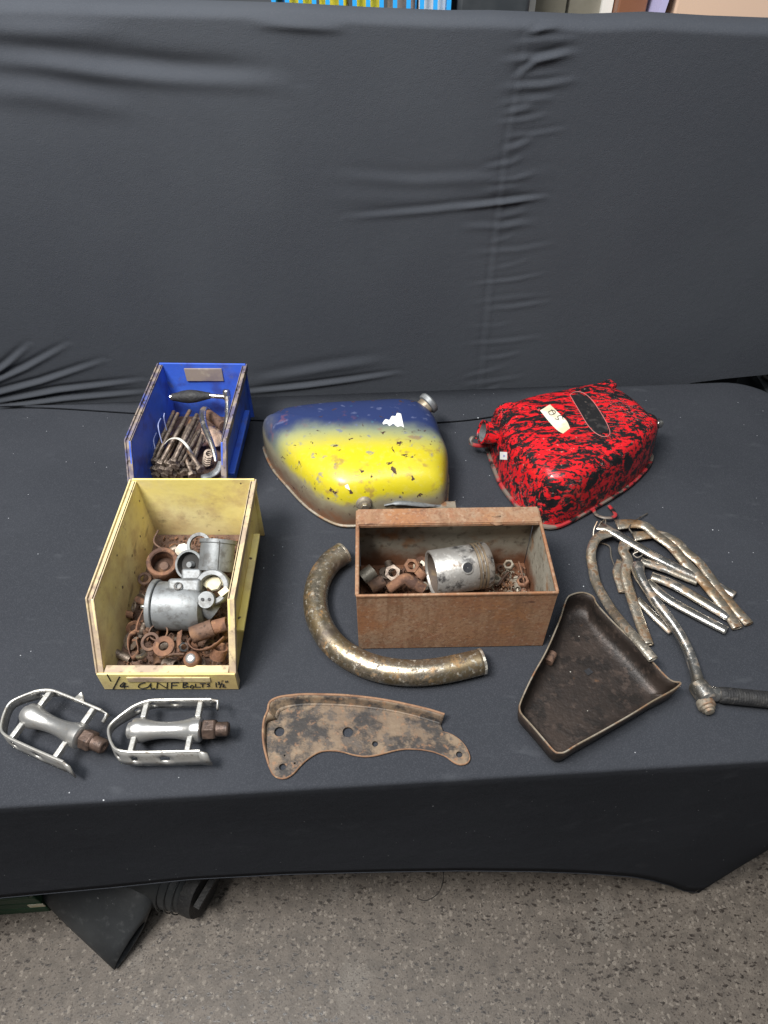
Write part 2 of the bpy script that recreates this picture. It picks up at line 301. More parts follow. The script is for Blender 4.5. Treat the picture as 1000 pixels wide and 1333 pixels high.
# ---- stretch cover: flat top, rounded corners, straight taut panels down to the four feet
RC = .10
def perim(n_side=46, n_c=10):
    pts = []
    def arc(cx, cy, a0):
        for k in range(n_c + 1):
            a = a0 + math.pi / 2 * k / n_c; pts.append((cx + RC * math.cos(a), cy + RC * math.sin(a)))
    def line(a, b, n):
        for k in range(1, n): pts.append((a[0] + (b[0] - a[0]) * k / n, a[1] + (b[1] - a[1]) * k / n))
    arc(UL + RC, RC, math.pi); line((UL + RC, 0), (UR - RC, 0), n_side * 2)
    arc(UR - RC, RC, -math.pi / 2); line((UR, RC), (UR, VD - RC), n_side)
    arc(UR - RC, VD - RC, 0); line((UR - RC, VD), (UL + RC, VD), n_side * 2)
    arc(UL + RC, VD - RC, math.pi / 2); line((UL, VD - RC), (UL, RC), n_side)
    return pts
pp = perim(); NP = len(pp)
hem_px = [(-150, 1186), (0, 1169), (150, 1155), (250, 1144.5), (375, 1138), (500, 1135), (600, 1133.5), (700, 1134.5), (765, 1137), (825, 1141.5), (850, 1146), (875, 1153), (893, 1160), (907, 1166)]
hv = [.022, .02, .02, .02, .02, .02, .021, .023, .025, .028, .031, .035, .04, .044]
hem_c = []
for (a, b), v in zip(hem_px, hv):
    q = Vector((0, .35, 0))
    for _ in range(6): q = atY(a, b, .336 + q.x * math.tan(YA) + v)
    hem_c.append((q.x / math.cos(YA), v, q.z))
hem_c = [(-.82, .045, .0), (-.81, .04, .06), (-.79, .032, .2)] + [h for h in hem_c if h[0] > -.77]
hem_c[-1] = (hem_c[-1][0], .044, .004)
hu = [h[0] for h in hem_c]
FU0, FU1 = hem_c[0][0], hem_c[-1][0]
def hem(u, v):
    """hem point under the perimeter point (u, v)"""
    ang = lambda: 0
    cL, cR = UL + RC * .3, UR - RC * .3
    if v < RC * .3 + 1e-6 and cL <= u <= cR:                       # front
        s = (u - cL) / (cR - cL); x = FU0 + (FU1 - FU0) * s
        return Vector((x, np.interp(x, hu, [h[1] for h in hem_c]), np.interp(x, hu, [h[2] for h in hem_c])))
    if v > VD - RC * .3 - 1e-6 and cL <= u <= cR:                  # back
        s = (u - cL) / (cR - cL); x = FU0 + (FU1 - FU0) * s; q = abs(2 * s - 1)
        return Vector((x, VD - .03, .36 * (1 - q ** 5) + .004))
    s = min(max((v - RC * .3) / (VD - RC * .6), 0), 1); q = abs(2 * s - 1)
    side = FU1 if u > 0 else FU0; sg = 1 if u > 0 else -1
    return Vector((side + sg * .115 * (1 - q ** 3), .044 + (VD - .088) * s, .004 + .4 * (1 - q ** 2.6)))
rings = []
c0 = Vector(((UL + UR) / 2, VD / 2))
for s in (.06, .25, .45, .62, .76, .87, .94, .975):
    rings.append([tb(c0.x + (u - c0.x) * s, c0.y + (v - c0.y) * s, TT) for u, v in pp])
def inset(u, v, d):
    return c0.x + (u - c0.x) * (1 - d / .9), c0.y + (v - c0.y) * (1 - d / .38)
for d, dz in ((.006, 0), (.0025, -.0008), (.0006, -.003), (0, -.0065)):
    rings.append([tb(*inset(u, v, d), TT + dz) for u, v in pp])
ND = 22
hems = [hem(u, v) for u, v in pp]
for k in range(1, ND + 1):
    s = k / ND; rr = []
    for i, (u, v) in enumerate(pp):
        h = hems[i]; top = TT - .0065
        q = Vector((u, v, top)).lerp(h, s)
        bow = .012 * math.sin(math.pi * s)                       # taut panels draw in a little
        q.x += (c0.x - q.x) / .9 * bow * .6; q.y += (c0.y - q.y) / .38 * bow * .5
        rr.append(tb(q.x, q.y, q.z))
    rings.append(rr)
g = G(); g.loft(rings, True, False)
cl = make('table_cover', g, M['cloth'], smooth=True, angle=80, origin=tb(c0.x, c0.y, 0))
md = cl.modifiers.new('solid', 'SOLIDIFY'); md.thickness = .0012; md.offset = -1
tag(cl, 'black stretch table cover pulled tight, hem arching between its feet', 'tablecloth')
g = G(); g.tube(rings[-1] + [rings[-1][0]], .001, 6, caps=False)
hm = make('hem', g, M['cloth'], origin=tb(c0.x, c0.y, 0)); hm.parent = cl; hm.location = (0, 0, 0)
# seam ridge of the cover along the back edge (loose flap pulled forward in the middle)
g = G()
ln = spline([at(-60, 527, .004), at(60, 530, .004), at(175, 537, .004), at(330, 546, .004), at(480, 551, .004), at(580, 548.5, .004), at(650, 540, .004), at(730, 523, .004), at(800, 512, .004)], 70)
bk = [Vector((p.x, 1.10 + p.x * math.tan(YA), TT + .005)) for p in ln]
g.loft([[p + Vector((0, -.0005, -.0032)) for p in ln], ln, [a.lerp(b, .5) + Vector((0, 0, .0015)) for a, b in zip(ln, bk)], bk], False, False, closed=False)
o = make('backdrop_hem_flap', g, M['cloth'], solid=.001, origin=(0, 1.05, TT)); tag(o, 'flat black cloth flap lying along the back of the table', 'cloth flap')

# ---- backdrop : cloth stretched over an upright panel
YB = 1.125
def by(x): return YB + x * math.tan(YA) * .6
bd = thing('backdrop_screen', 'tall black cloth backdrop screen standing behind the table', 'backdrop', (0, YB, 0))
XS = np.linspace(-1.05, 1.05, 560); NZ = 230
tp_ = [atY(u, v, YB + .05 + (u - 500) * .0000385) for u, v in ((-700, -22), (0, -7), (370, 3), (480, 9), (580, 13), (640, 13), (690, 15), (760, 18), (840, 15), (920, 20), (1000, 23), (1700, 40))]
def top_z(x): return np.interp(x, [p.x for p in tp_], [p.z for p in tp_])
def bot_z(x): return np.interp(x, [-1.05, .5, .62, .68, .76, 1.05], [.7, .7, .732, .741, .75, .8])
X, T_ = np.meshgrid(XS, np.linspace(0, 1, NZ))
Zg = bot_z(X) + (top_z(X) - bot_z(X)) * T_
D = .004 * np.sin(X * 2.3 + 1) * np.sin(Zg * 5) + .0035 * np.sin(X * 5.1 + Zg * 3.7)
def wr(pts, amp, wid, asym=.0):
    """a fold along a polyline given in photo pixels on the backdrop plane; it fades at both ends"""
    global D
    w3 = [atY(a, b, YB) for a, b in pts]; P2 = [(p.x, p.z) for p in w3]
    L = [0]
    for a, b in zip(P2, P2[1:]): L.append(L[-1] + math.hypot(b[0] - a[0], b[1] - a[1]))
    best = np.full(X.shape, 1e9); par = np.zeros(X.shape); sgn = np.zeros(X.shape)
    for i, (a, b) in enumerate(zip(P2, P2[1:])):
        dx, dz = b[0] - a[0], b[1] - a[1]; l2 = dx * dx + dz * dz
        tt = np.clip(((X - a[0]) * dx + (Zg - a[1]) * dz) / l2, 0, 1)
        ex, ez = X - a[0] - tt * dx, Zg - a[1] - tt * dz; d = np.hypot(ex, ez)
        up = d < best; best = np.where(up, d, best); par = np.where(up, (L[i] + tt * math.sqrt(l2)) / L[-1], par); sgn = np.where(up, np.sign(dx * ez - dz * ex), sgn)
    tp = np.sin(np.pi * np.clip(par, 0.02, .98)) ** .7
    q = best / wid
    D += amp * tp * (np.exp(-q * q) - asym * np.exp(-((best * sgn - wid * 1.6) / wid) ** 2))
wr([(-40, 72), (60, 80), (130, 90), (230, 101), (370, 110)], .006, .012, .6)
wr([(-60, 30), (60, 38), (160, 40)], .004, .013, .5)
wr([(120, 70), (240, 92), (330, 98)], -.004, .02)
wr([(330, 30), (400, 35), (450, 38)], .004, .006, .5)
wr([(-40, 110), (60, 118), (180, 140)], .004, .016, .4)
for pts in ([(-60, 520), (0, 503), (60, 488), (140, 462)], [(-60, 515), (0, 487), (40, 470), (95, 440)], [(-60, 524), (0, 515), (80, 500), (190, 488)], [(-50, 500), (0, 478), (20, 462), (45, 440)], [(-60, 524), (0, 521), (90, 511), (200, 503)]):
    wr(pts, .004, .005, .9)
wr([(300, 508), (400, 500), (460, 494), (520, 487)], .004, .005, .8); wr([(330, 492), (430, 478), (500, 470)], .003, .01, .5)
wr([(430, 230), (540, 240), (660, 236), (720, 230)], .0016, .009, .5)
wr([(450, 285), (560, 278), (640, 270), (712, 262)], .0022, .0055, .7); wr([(600, 275), (650, 269), (712, 262)], .0025, .004, .7); wr([(420, 258), (520, 262), (600, 260)], .001, .012)
wr([(600, 300), (650, 300), (700, 296)], .0015, .006, .5)
yy = 34
rnd = random.Random(4)
while yy < 520:                                                    # puckers beside the upright seam
    xs = np.interp(yy, [0, 200, 530], [690, 655, 618]); ln_ = rnd.uniform(30, 88); a = rnd.uniform(.0006, .002) * (1.3 if yy < 280 else .6)
    wr([(xs - rnd.uniform(0, 26), yy + rnd.uniform(2, 8)), (xs + ln_ * .45, yy + rnd.uniform(-2, 2)), (xs + ln_, yy - rnd.uniform(2, 9))], a, rnd.uniform(.0035, .0055), .7)
    yy += rnd.uniform(11, 24)
wr([(672, 104), (700, 82), (745, 70)], .003, .0045, .8)
wr([(690, -60), (680, 60), (655, 200), (635, 370), (616, 560)], -.001, .003)
wr([(697, -60), (688, 60), (663, 200), (643, 370), (624, 560)], .0009, .003)
wr([(690, 45), (710, 38), (735, 34)], .004, .004, .7)
Yg = YB + X * math.tan(YA) * .6 - D + .02 * (1 - T_) * 0
lip = np.clip((T_ - .98) / .02, 0, 1)                            # roll over the top edge
Yg = Yg + lip ** 2 * .014; Zg = Zg - 0 * lip
vs = np.stack([X, Yg, Zg], -1).reshape(-1, 3); nx = len(XS)
g = G(); g.v = [Vector(p) for p in vs]
g.f = [(j * nx + i, j * nx + i + 1, (j + 1) * nx + i + 1, (j + 1) * nx + i) for j in range(NZ - 1) for i in range(nx - 1)]
nb = len(g.v)
topb = [Vector((x, by(x) + .05, float(top_z(x)))) for x in XS]; topb2 = [Vector((x, by(x) + .058, .9)) for x in XS]
g.v += topb + topb2
for i in range(nx - 1):
    a = (NZ - 1) * nx + i
    g.f += [(a, a + 1, nb + i + 1, nb + i), (nb + i, nb + i + 1, nb + nx + i + 1, nb + nx + i)]
make('cloth', g, M['cloth_back'], bd, angle=85)
g = G(); g.box((0, YB + .032, 1.045), (2.04, .02, .47), Matrix.Rotation(YA * .6, 3, 'Z')); make('panel', g, M['dark'], bd, bevel=.003)
for x in (-.55, .55):
    g = G(); g.box((x, by(x) + .032, .409), (.04, .018, .8)); make('leg', g, M['dark'], bd)
    g = G(); g.box((x, by(x) + .06, .0045), (.05, .18, .009)); make('foot', g, M['dark'], bd)

# ================================================================== things behind the screen
t = thing('rear_counter', 'plain dark counter standing behind the backdrop screen', 'counter', (.3, 1.75, 0))
g = G(); g.box((.3, 1.75, .53), (1.25, .6, 1.06)); make('carcass', g, M['black_plastic'], t, bevel=.004)
g = G(); g.box((.3, 1.75, 1.09), (1.3, .66, .05)); make('worktop', g, M['black_plastic'], t, bevel=.004)
ZC = 1.117
t = thing('plastic_crate', 'bright blue slotted plastic crate full of yellow goods behind the screen', 'crate', (-.035, 1.56, ZC))
x0, x1, y0, y1 = -.19, .112, 1.46, 1.68
def slotted(name, x0, x1, y, z0, z1):
    g = G(); n = 13; wv = (x1 - x0) / n
    g.box(((x0 + x1) / 2, y, z0 + .04), (x1 - x0, .006, .08)); g.box(((x0 + x1) / 2, y, z1 - .02), (x1 - x0, .009, .04))
    for k in range(n + 1): g.box((x0 + k * wv, y, (z0 + z1) / 2), (.0075, .006, z1 - z0 - .1))
    return make(name, g, M['crate_blue'], t, smooth=False)
slotted('slotted_side', x0, x1, y0, ZC, ZC + .27); slotted('slotted_side', x0, x1, y1, ZC, ZC + .27)
for x in (x0, x1): g = G(); g.box((x, (y0 + y1) / 2, ZC + .135), (.006, y1 - y0, .27)); make('end_wall', g, M['crate_blue'], t)
g = G(); g.box(((x0 + x1) / 2, (y0 + y1) / 2, ZC + .003), (x1 - x0, y1 - y0, .006)); make('base', g, M['crate_blue'], t)
for k, (x, mm) in enumerate(((-.15, 'crate_yellow'), (-.09, 'crate_yellow'), (-.03, 'crate_yellow'), (.03, 'card'), (.085, 'white'))):
    g = G(); g.box((x, 1.53 + .01 * (k % 2), ZC + .128), (.048, .1, .24)); o = make('carton', g, M[mm], bevel=.004, origin=(x, 1.53, ZC + .007))
    tag(o, ['yellow carton in the end of the blue crate', 'yellow carton next to the end carton in the blue crate', 'yellow carton beside the brown carton in the blue crate', 'brown carton standing in the blue crate', 'white carton standing in the blue crate'][k], 'carton')
t = thing('black_case', 'plain black case standing beside the blue crate', 'case', (.19, 1.56, ZC))
g = G(); g.box((.19, 1.56, ZC + .14), (.125, .2, .28)); make('body', g, M['black_plastic'], t, bevel=.008); g = G(); g.box((.19, 1.56, ZC + .285), (.13, .205, .012)); make('lid', g, M['black_plastic'], t, bevel=.003)
t = thing('glazed_cabinet', 'small white cabinet with dusty glass panes behind the screen', 'cabinet', (.335, 1.6, ZC))
g = G()
for x in (.268, .41): g.box((x, 1.56, ZC + .2), (.02, .02, .4))
for z in (.01, .39): g.box((.339, 1.56, ZC + z), (.122, .02, .02))
make('door_frame', g, M['off_white'], t, smooth=False)
g = G(); g.box((.339, 1.66, ZC + .2), (.16, .17, .4)); make('carcass', g, M['grey_glass'], t)
for x in (.307, .371): g = G(); g.box((x, 1.562, ZC + .2), (.058, .004, .36)); make('pane', g, M['grey_glass'], t)
t = thing('wooden_box', 'dark brown wooden box with round brass knob behind the screen', 'wooden box', (.455, 1.58, ZC))
g = G(); g.box((.448, 1.58, ZC + .16), (.052, .12, .32)); make('body', g, M['wood'], t, bevel=.003); g = G(); g.lathe([(.008, 0), (.009, .008), (.004, .012)], frame((.448, 1.52, ZC + .205), (0, -1, 0)), 14); make('knob', g, M['brassy'], t)
o = make('lilac_folder', G().box((.487, 1.58, ZC + .15), (.012, .2, .30), Matrix.Rotation(.12, 3, 'Y')), M['lilac'], origin=(.487, 1.58, ZC)); tag(o, 'thin lilac folder leaning between wooden box and cardboard box', 'folder')
t = thing('cardboard_box', 'large pinkish cardboard box standing behind the screen', 'cardboard box', (.77, 1.66, ZC))
g = G(); g.box((.725, 1.66, ZC + .19), (.42, .34, .38)); make('carton', g, M['cardboard'], t, bevel=.004)
g = G(); g.box((.725, 1.4885, ZC + .19), (.05, .001, .36)); make('tape_strip', g, M['paper'], t)
o = make('yellow_tin', G().lathe([(.05, 0), (.052, .012), (.045, .02)], frame((.52, 1.43, ZC), (0, 0, 1)), 24), M['crate_yellow'], origin=(.52, 1.43, ZC)); tag(o, 'low round yellow tin standing in front of the cardboard box', 'tin')
# black tub beyond the rounded table corner
t = thing('plastic_tub', 'black plastic tub with round handle hole beyond the table corner', 'tub', (1.03, 1.27, 0))
cx, cy = 1.03, 1.27
def rr(cx, cy, a, b, r, z, n=8):
    out = []
    for sx, sy, a0 in ((1, -1, -90), (1, 1, 0), (-1, 1, 90), (-1, -1, 180)):
        for k in range(n + 1):
            q = R(a0 + 90 * k / n); out.append(Vector((cx + sx * (a - r) + r * math.cos(q), cy + sy * (b - r) + r * math.sin(q), z)))
    return out
g = G(); g.loft([rr(cx, cy, .17, .09, .03, .0), rr(cx, cy, .2, .12, .04, .66), rr(cx, cy, .225, .14, .05, .665), rr(cx, cy, .225, .14, .05, .68), rr(cx, cy, .19, .11, .04, .68), rr(cx, cy, .17, .09, .03, .45)], True, True); make('body', g, M['black_plastic'], t)
g = G(); g.ring(frame((.835, 1.24, .674), (0, 0, 1)), .022, .014, .012); make('handle_ring', g, M['dark'], t)

# ================================================================== storage bins
def bin_(name, label, ox, oy, W, L, H, lip, knee, mm, md_, yaw=0):
    o = Vector((ox, oy, TT + .0015)); t = thing(name, label, 'storage bin', o); RM = Matrix.Rotation(yaw, 3, 'Z')
    def W_(x, y, z): return o + RM @ Vector((x, y, z))
    def taper(x, z): return x * (.955 + .045 * z / H)
    prof = [(.006, lip), (knee, H), (L, H)]
    for s in (-1, 1):
        def slab(a, b, lo):            # side sheet between x offsets a..b from the outside, top lowered by lo
            P = [(.003, .002), (L - .003, .002), (L - .003, H - lo), (knee, H - lo), (.006, lip - lo)]
            g = G(); ra = [W_(s * taper(W / 2 - a, z), y, z) for y, z in P]; rb = [W_(s * taper(W / 2 - b, z), y, z) for y, z in P]
            g.loft([ra, rb]); return g
        make('side_wall', slab(.0062, .0088, .0035), mm, t, bevel=.0006)
        g = G()                        # rim: an outer upstand with a lower ledge inside it
        cs = [(.0, -.012), (.0, .0), (.0022, .0), (.0022, -.0035), (.0095, -.0035), (.0095, -.006), (.0018, -.006), (.0018, -.012)]
        pr = [(.004, lip - .012)] + prof + [(L, H - .0005)]
        ring_ = []
        path = [(.003, .004), (.004, lip), (knee, H), (L - .0022, H)]
        nrm = [(-.95, .0), (-.62, .45), (-.28, 1), (0, 1)]
        for (y, z), (ny, nz) in zip(path, nrm): ring_.append([W_(s * taper(W / 2 - a, z), y + ny * b * .9, z + nz * b) for a, b in cs])
        g.loft(ring_); rim = make('rim', g, md_, t, smooth=False, bevel=.0005)
        g = G(); zz = H * .42          # stacking ledge on the outside
        g.box(W_(s * (taper(W / 2, zz) - .001), L * .52, zz), (.010, L * .62, .005), RM); make('stacking_ledge', g, mm, t, bevel=.001)
    g = G(); g.box(W_(0, L - .0015, H / 2), (taper(W, H * .9) - .006, .003, H - .001), RM); make('back_wall', g, mm, t, bevel=.0006)
    g = G(); g.box(W_(0, .0035, lip / 2), (taper(W, 0) - .0005, .003, lip), RM); make('front_wall', g, mm, t, bevel=.0006)
    g = G(); g.box(W_(0, .0105, lip - .0015), (W * .955 - .018, .011, .003), RM); make('front_lip', g, md_, t, bevel=.0008)
    g = G(); g.box(W_(0, L / 2, .0035), (W * .94 - .015, L - .01, .003), RM); make('base', g, M['rust_brown'], t)  # plastic floor coloured dark: grime plus the shade among the heaped contents
    t['_W'] = 0
    return t, W_
tY, WY = bin_('yellow_storage_bin', 'dirty yellow open fronted storage bin with marker writing on its front', -.2765, .4575, .184, .274, .122, .0365, .058, M['yellow'], M['yellow_dirty'])
g = G(); g.box(WY(.002, .0015, .0255), (.106, .0016, .0105)); make('label_slot', g, M['yellow_dirty'], tY, bevel=.0006)
def stroke(px, ori, Y, g, r=.00075):
    P = [atY(ori[0] + x / 5.263, ori[1] + y / 5.263, Y) for x, y in px]
    P = spline(P, 4 * (len(P) - 1)) if len(P) > 2 else P
    g.tube(P, r, 6, flat=1)
g = G()
for s in ([(50, 95), (75, 140)], [(135, 110), (90, 195)], [(165, 148), (140, 170), (150, 181), (174, 152)], [(172, 150), (168, 189)], [(158, 179), (194, 174)],
          [(310, 150), (275, 160), (265, 180), (290, 190), (330, 180), (350, 155)], [(350, 155), (351, 189), (378, 188)], [(390, 190), (395, 150)], [(395, 150), (460, 190)], [(460, 190), (463, 150)],
          [(490, 190), (492, 152)], [(492, 152), (540, 150)], [(492, 170), (530, 168)], [(570, 185), (572, 150)], [(572, 150), (602, 155), (575, 167), (607, 176), (570, 185)], [(630, 168), (618, 180), (632, 188), (645, 177), (630, 168)],
          [(655, 158), (655, 182)], [(655, 182), (690, 180)], [(685, 158), (725, 155)], [(705, 157), (703, 182)], [(755, 155), (735, 160), (752, 170), (735, 178)],
          [(795, 150), (797, 180)], [(808, 147), (818, 146), (814, 153), (821, 160), (809, 162)], [(836, 150), (820, 186)], [(840, 166), (852, 163), (842, 180)], [(842, 181), (863, 180)], [(862, 139), (863, 149)], [(874, 137), (874, 147)]):
    stroke(s, (130, 860), .4592, g)
make('handwriting', g, M['ink'], tY)
tB, WB = bin_('blue_storage_bin', 'blue open fronted storage bin holding a bundle of long bolts', -.3225, .762, .158, .266, .12, .045, .056, M['blue'], M['blue_dirty'], R(-1.0))
g = G(); g.box(WB(.0, .2615, .098), (.066, .0024, .026)); make('label_card', g, M['card'], tB, bevel=.0006)

# ================================================================== common hardware
def hexpts(r, z, a=0): return [Vector((r * math.cos(a + k * math.pi / 3), r * math.sin(a + k * math.pi / 3), z)) for k in range(6)]
def bolt_parts(name, label, cat, a, b, r=.0038, hr=.0068, mm='bolt', group=None, thread=.4, hh=.006):
    """a = head end, b = tip"""
    a, b = Vector(a), Vector(b); L = (b - a).length; t = thing(name, label, cat, a, group); Mx = frame(a, b - a, (random.random(), random.random(), .3))
    g = G(); g.loft([[Mx @ p for p in hexpts(hr * .9, 0)], [Mx @ p for p in hexpts(hr, .0012)], [Mx @ p for p in hexpts(hr, hh)]]); make('head', g, M[mm], t)
    pr = [(r, hh * .9), (r, L * (1 - thread))]; n = max(4, int(L * thread / .0022)); 
    for k in range(n): z = L * (1 - thread) + L * thread * (k + .5) / n; pr += [(r * 1.0, z - L * thread / n * .25), (r * .82, z + L * thread / n * .25)]
    pr += [(r * .7, L)]
    g = G(); g.lathe(pr, Mx, 10); make('shank', g, M[mm], t, sharp=False)
    return t
def nut(name, label, c, d, r=.008, h=.007, mm='rust_brown', hole=.55, cat='nut', group=None):
    Mx = frame(c, d, (random.random(), random.random(), .2)); g = G(); ra = r * hole
    ns = 12
    inner0 = [Mx @ Vector((ra * math.cos(k * math.pi / 6), ra * math.sin(k * math.pi / 6), 0)) for k in range(ns)]; inner1 = [Mx @ Vector((ra * math.cos(k * math.pi / 6), ra * math.sin(k * math.pi / 6), h)) for k in range(ns)]
    def ho(z, rr_):
        o = []
        for k in range(ns):
            q = k * math.pi / 6; o.append(Mx @ Vector((rr_ * math.cos(q) * (1 if k % 2 == 0 else .866), rr_ * math.sin(q) * (1 if k % 2 == 0 else .866), z)))
        return o
    g.loft([inner0, ho(0, r * .93), ho(h * .15, r), ho(h * .85, r), ho(h, r * .93), inner1, inner0], False, False)
    o = make(name, g, M[mm], origin=c); return tag(o, label, cat, group)
def washer(name, label, c, d, ro, ri, h=.002, mm='rust', cat='washer', group=None):
    g = G(); g.ring(frame(c, d), ro, ri, h, 28); o = make(name, g, M[mm], origin=c, bevel=.0004, bseg=1); return tag(o, label, cat, group)
def tubes(name, label, cat, pts, r, mm, seg=14, flat=None, n=None, group=None, up=(0, 0, 1), parent=None):
    P = spline(pts, n or 10 * (len(pts) - 1)) if len(pts) > 2 else [Vector(p) for p in pts]
    def res(a):
        if isinstance(a, (list, tuple)): return [float(np.interp(i / (len(P) - 1), np.linspace(0, 1, len(a)), a)) for i in range(len(P))]
        return a
    g = G(); g.tube(P, res(r), seg, flat=res(flat), up=up)
    o = make(name, g, M[mm], origin=P[0]); return tag(o, label, cat, group)
def hollow(name, label, cat, a, b, ro, wall, mm, group=None, seg=24):
    a, b = Vector(a), Vector(b); Mx = frame(a, b - a); L = (b - a).length
    g = G(); g.lathe([(ro - wall, 0), (ro, 0), (ro, L), (ro - wall, L), (ro - wall, 0)], Mx, seg, False); o = make(name, g, M[mm], origin=a); return tag(o, label, cat, group)

# ================================================================== blue bin contents
Z1 = lambda x, y, z: at(150 + x / 5.263, 460 + y / 5.263, z)
Z5 = lambda x, y, z: at(180 + x / 7.69, 530 + y / 7.69, z)
GB = 'long bolts in the blue bin'; LB = 'long dirty steel bolt in the bundle inside the blue bin'
heads = [(80, 520, .03), (120, 560, .034), (165, 560, .04), (210, 585, .045), (225, 640, .04), (300, 650, .042), (345, 560, .06), (370, 600, .052), (150, 640, .03), (105, 680, .02), (170, 700, .022), (260, 690, .03), (340, 690, .03), (415, 590, .045), (465, 665, .035), (545, 690, .035), (630, 630, .05), (535, 600, .04), (410, 690, .025), (235, 560, .035), (300, 590, .04), (390, 640, .035)]
tails = [(330, 290, .04), (360, 40, .05), (400, 60, .055), (520, 30, .06), (470, 120, .05), (530, 130, .05), (590, 70, .068), (600, 130, .06), (430, 180, .04), (400, 250, .03), (450, 250, .03), (560, 230, .04), (600, 240, .04), (620, 230, .05), (430, 470, .04), (460, 470, .045), (500, 430, .055), (640, 280, .045), (560, 330, .03), (480, 200, .04), (570, 200, .045), (660, 330, .04)]
for h, q in zip(heads, tails):
    bolt_parts('long_bolt', LB, 'bolt', Z5(*h), Z5(*q), r=.0037, hr=.0074, group=GB, thread=.3)
tubes('cable_tie', 'off white cable tie looped round the bolts in the blue bin', 'cable tie', [Z5(215, 430, .035), Z5(270, 365, .055), Z5(320, 320, .066), Z5(390, 312, .075), Z5(450, 345, .076), Z5(505, 410, .07), Z5(548, 480, .05)], .0022, 'white_plastic', 8, flat=.5)
for k, pts in enumerate(([(262, 60, .1), (258, 110, .095), (285, 230, .07)], [(225, 112, .085), (200, 175, .085), (212, 260, .075), (240, 360, .06)], [(182, 255, .065), (155, 325, .065), (168, 415, .055)], [(128, 395, .05), (102, 430, .05), (100, 490, .04)])):
    tubes('tie_tail', 'thin pale plastic tie tail curling up the blue bin wall', 'cable tie', [Z5(*p) for p in pts], .0008, 'tie', 6, flat=.6, group='tie tails in the blue bin')
t = thing('kick_start_lever', 'steel lever with black tapered rubber grip lying in the blue bin', 'lever', Z1(770, 480, .05))
g = G(); P = [Z1(390, 300, .075).lerp(Z1(650, 290, .075), k / 12) for k in range(13)]; g.tube(P, [.0062, .0072, .0085, .0102, .0112, .0118, .0118, .0112, .0104, .0092, .008, .0066, .0058], 16); gr = make('rubber_grip', g, M['rubber'], t)
g = G(); g.tube([Z1(378, 301, .075), Z1(392, 300, .075)], .0058, 12); make('end_cap', g, M['chrome_bright'], t)
g = G(); g.tube([Z1(640, 290, .075), Z1(745, 297, .075)], .0042, 12); make('pin', g, M['chrome_bright'], t)
g = G(); g.lathe([(.0055, 0), (.0068, .002), (.0068, .016), (.0055, .018)], frame(Z1(768, 318, .068), (0, .35, 1)), 18); make('boss', g, M['chrome'], t)
g = G(); g.tube(spline([Z1(770, 290, .075), Z1(772, 380, .065), Z1(768, 480, .055), Z1(745, 600, .04)], 14), [.0052] * 8 + [.006] * 7, 12); make('arm', g, M['chrome'], t)
tubes('curved_lever', 'curved chrome lever with rusty hooked end in the blue bin', 'lever', [Z1(640, 380, .062), Z1(612, 378, .07), Z1(598, 420, .073), Z1(612, 500, .071), Z1(650, 590, .067), Z1(680, 680, .06), Z1(690, 740, .054)], [.003, .0052, .006, .0056, .005, .004, .0022], 'chrome', 14, flat=[.7, .7, .8, .9, .8, .6, .5])
tubes('flat_lever', 'dull grey curved lever blade on the floor of the blue bin', 'lever', [Z1(590, 848, .016), Z1(650, 835, .018), Z1(700, 800, .022), Z1(718, 740, .03)], [.005, .007, .007, .004], 'alu', 12, flat=.45)
tubes('rubber_sleeve', 'dark brown ribbed rubber sleeve behind the curved lever', 'sleeve', [Z1(635, 415, .04), Z1(690, 455, .042), Z1(745, 500, .044)], .0095, 'rust_brown', 14)
g = G(); Pw = []
for j in range(5):
    for i in range(6): Pw.append(Z1(590 + i * 28, 500 + j * 34, .03 + .012 * math.sin(i * 1.7 + j * 2.1) + .006 * math.cos(j * 2.9 - i)))
g.add(Pw, [(j * 6 + i, j * 6 + i + 1, j * 6 + i + 7, j * 6 + i + 6) for j in range(4) for i in range(5)])
o = make('crumpled_card', g, M['cardboard'], sub=1, solid=.001, origin=Z1(660, 560, .03)); tag(o, 'crumpled brown card scrap beside the curved lever', 'card scrap')
for k in range(5):
    o = washer('steel_washer', 'dark steel washer stacked beside the bolts in the blue bin', Z1(630 + k * 3, 745 - k * 14, .02 + k * .004), (.1, -.5, .85), .0085, .0045, .0022, 'bolt', group='stacked washers in the blue bin')

# ================================================================== yellow bin contents
Z2 = lambda x, y, z: at(100 + x / 4, 610 + y / 4, z)
Z3 = lambda x, y, z: at(160 + x / 6.25, 740 + y / 6.25, z)
t = thing('carburettor', 'grey alloy carburettor body with round bored flange in the yellow bin', 'carburettor', Z2(540, 720, .02))
a, b = Z2(408, 712, .052), Z2(668, 722, .052); ax = (b - a).normalized(); L = (b - a).length
g = G(); Mx = frame(a, ax, (0, 0, 1)); g.lathe([(.028, .004), (.0325, .006), (.033, L * .5), (.032, L * .8), (.027, L * .96), (.018, L)], Mx, 36); make('float_chamber', g, M['alu'], t)
g = G(); g.lathe([(.034, -.003), (.0352, -.002), (.0352, .0035), (.034, .0045)], Mx, 36); make('cover_plate', g, M['alu'], t, bevel=.0004)
for q in (40, 160, 280):
    p = a + Mx.to_3x3() @ Vector((.031 * math.cos(R(q)), .031 * math.sin(R(q)), -.003)); g = G(); g.lathe([(.003, -.004), (.0033, -.003), (.0033, .0)], frame(p, ax), 10); make('cover_screw', g, M['chrome'], t)
top = Z2(565, 612, .080); g = G(); g.box(top, (.044, .02, .016), Matrix.Rotation(.62, 3, 'X')); make('lug', g, M['alu'], t, bevel=.005, bseg=4)
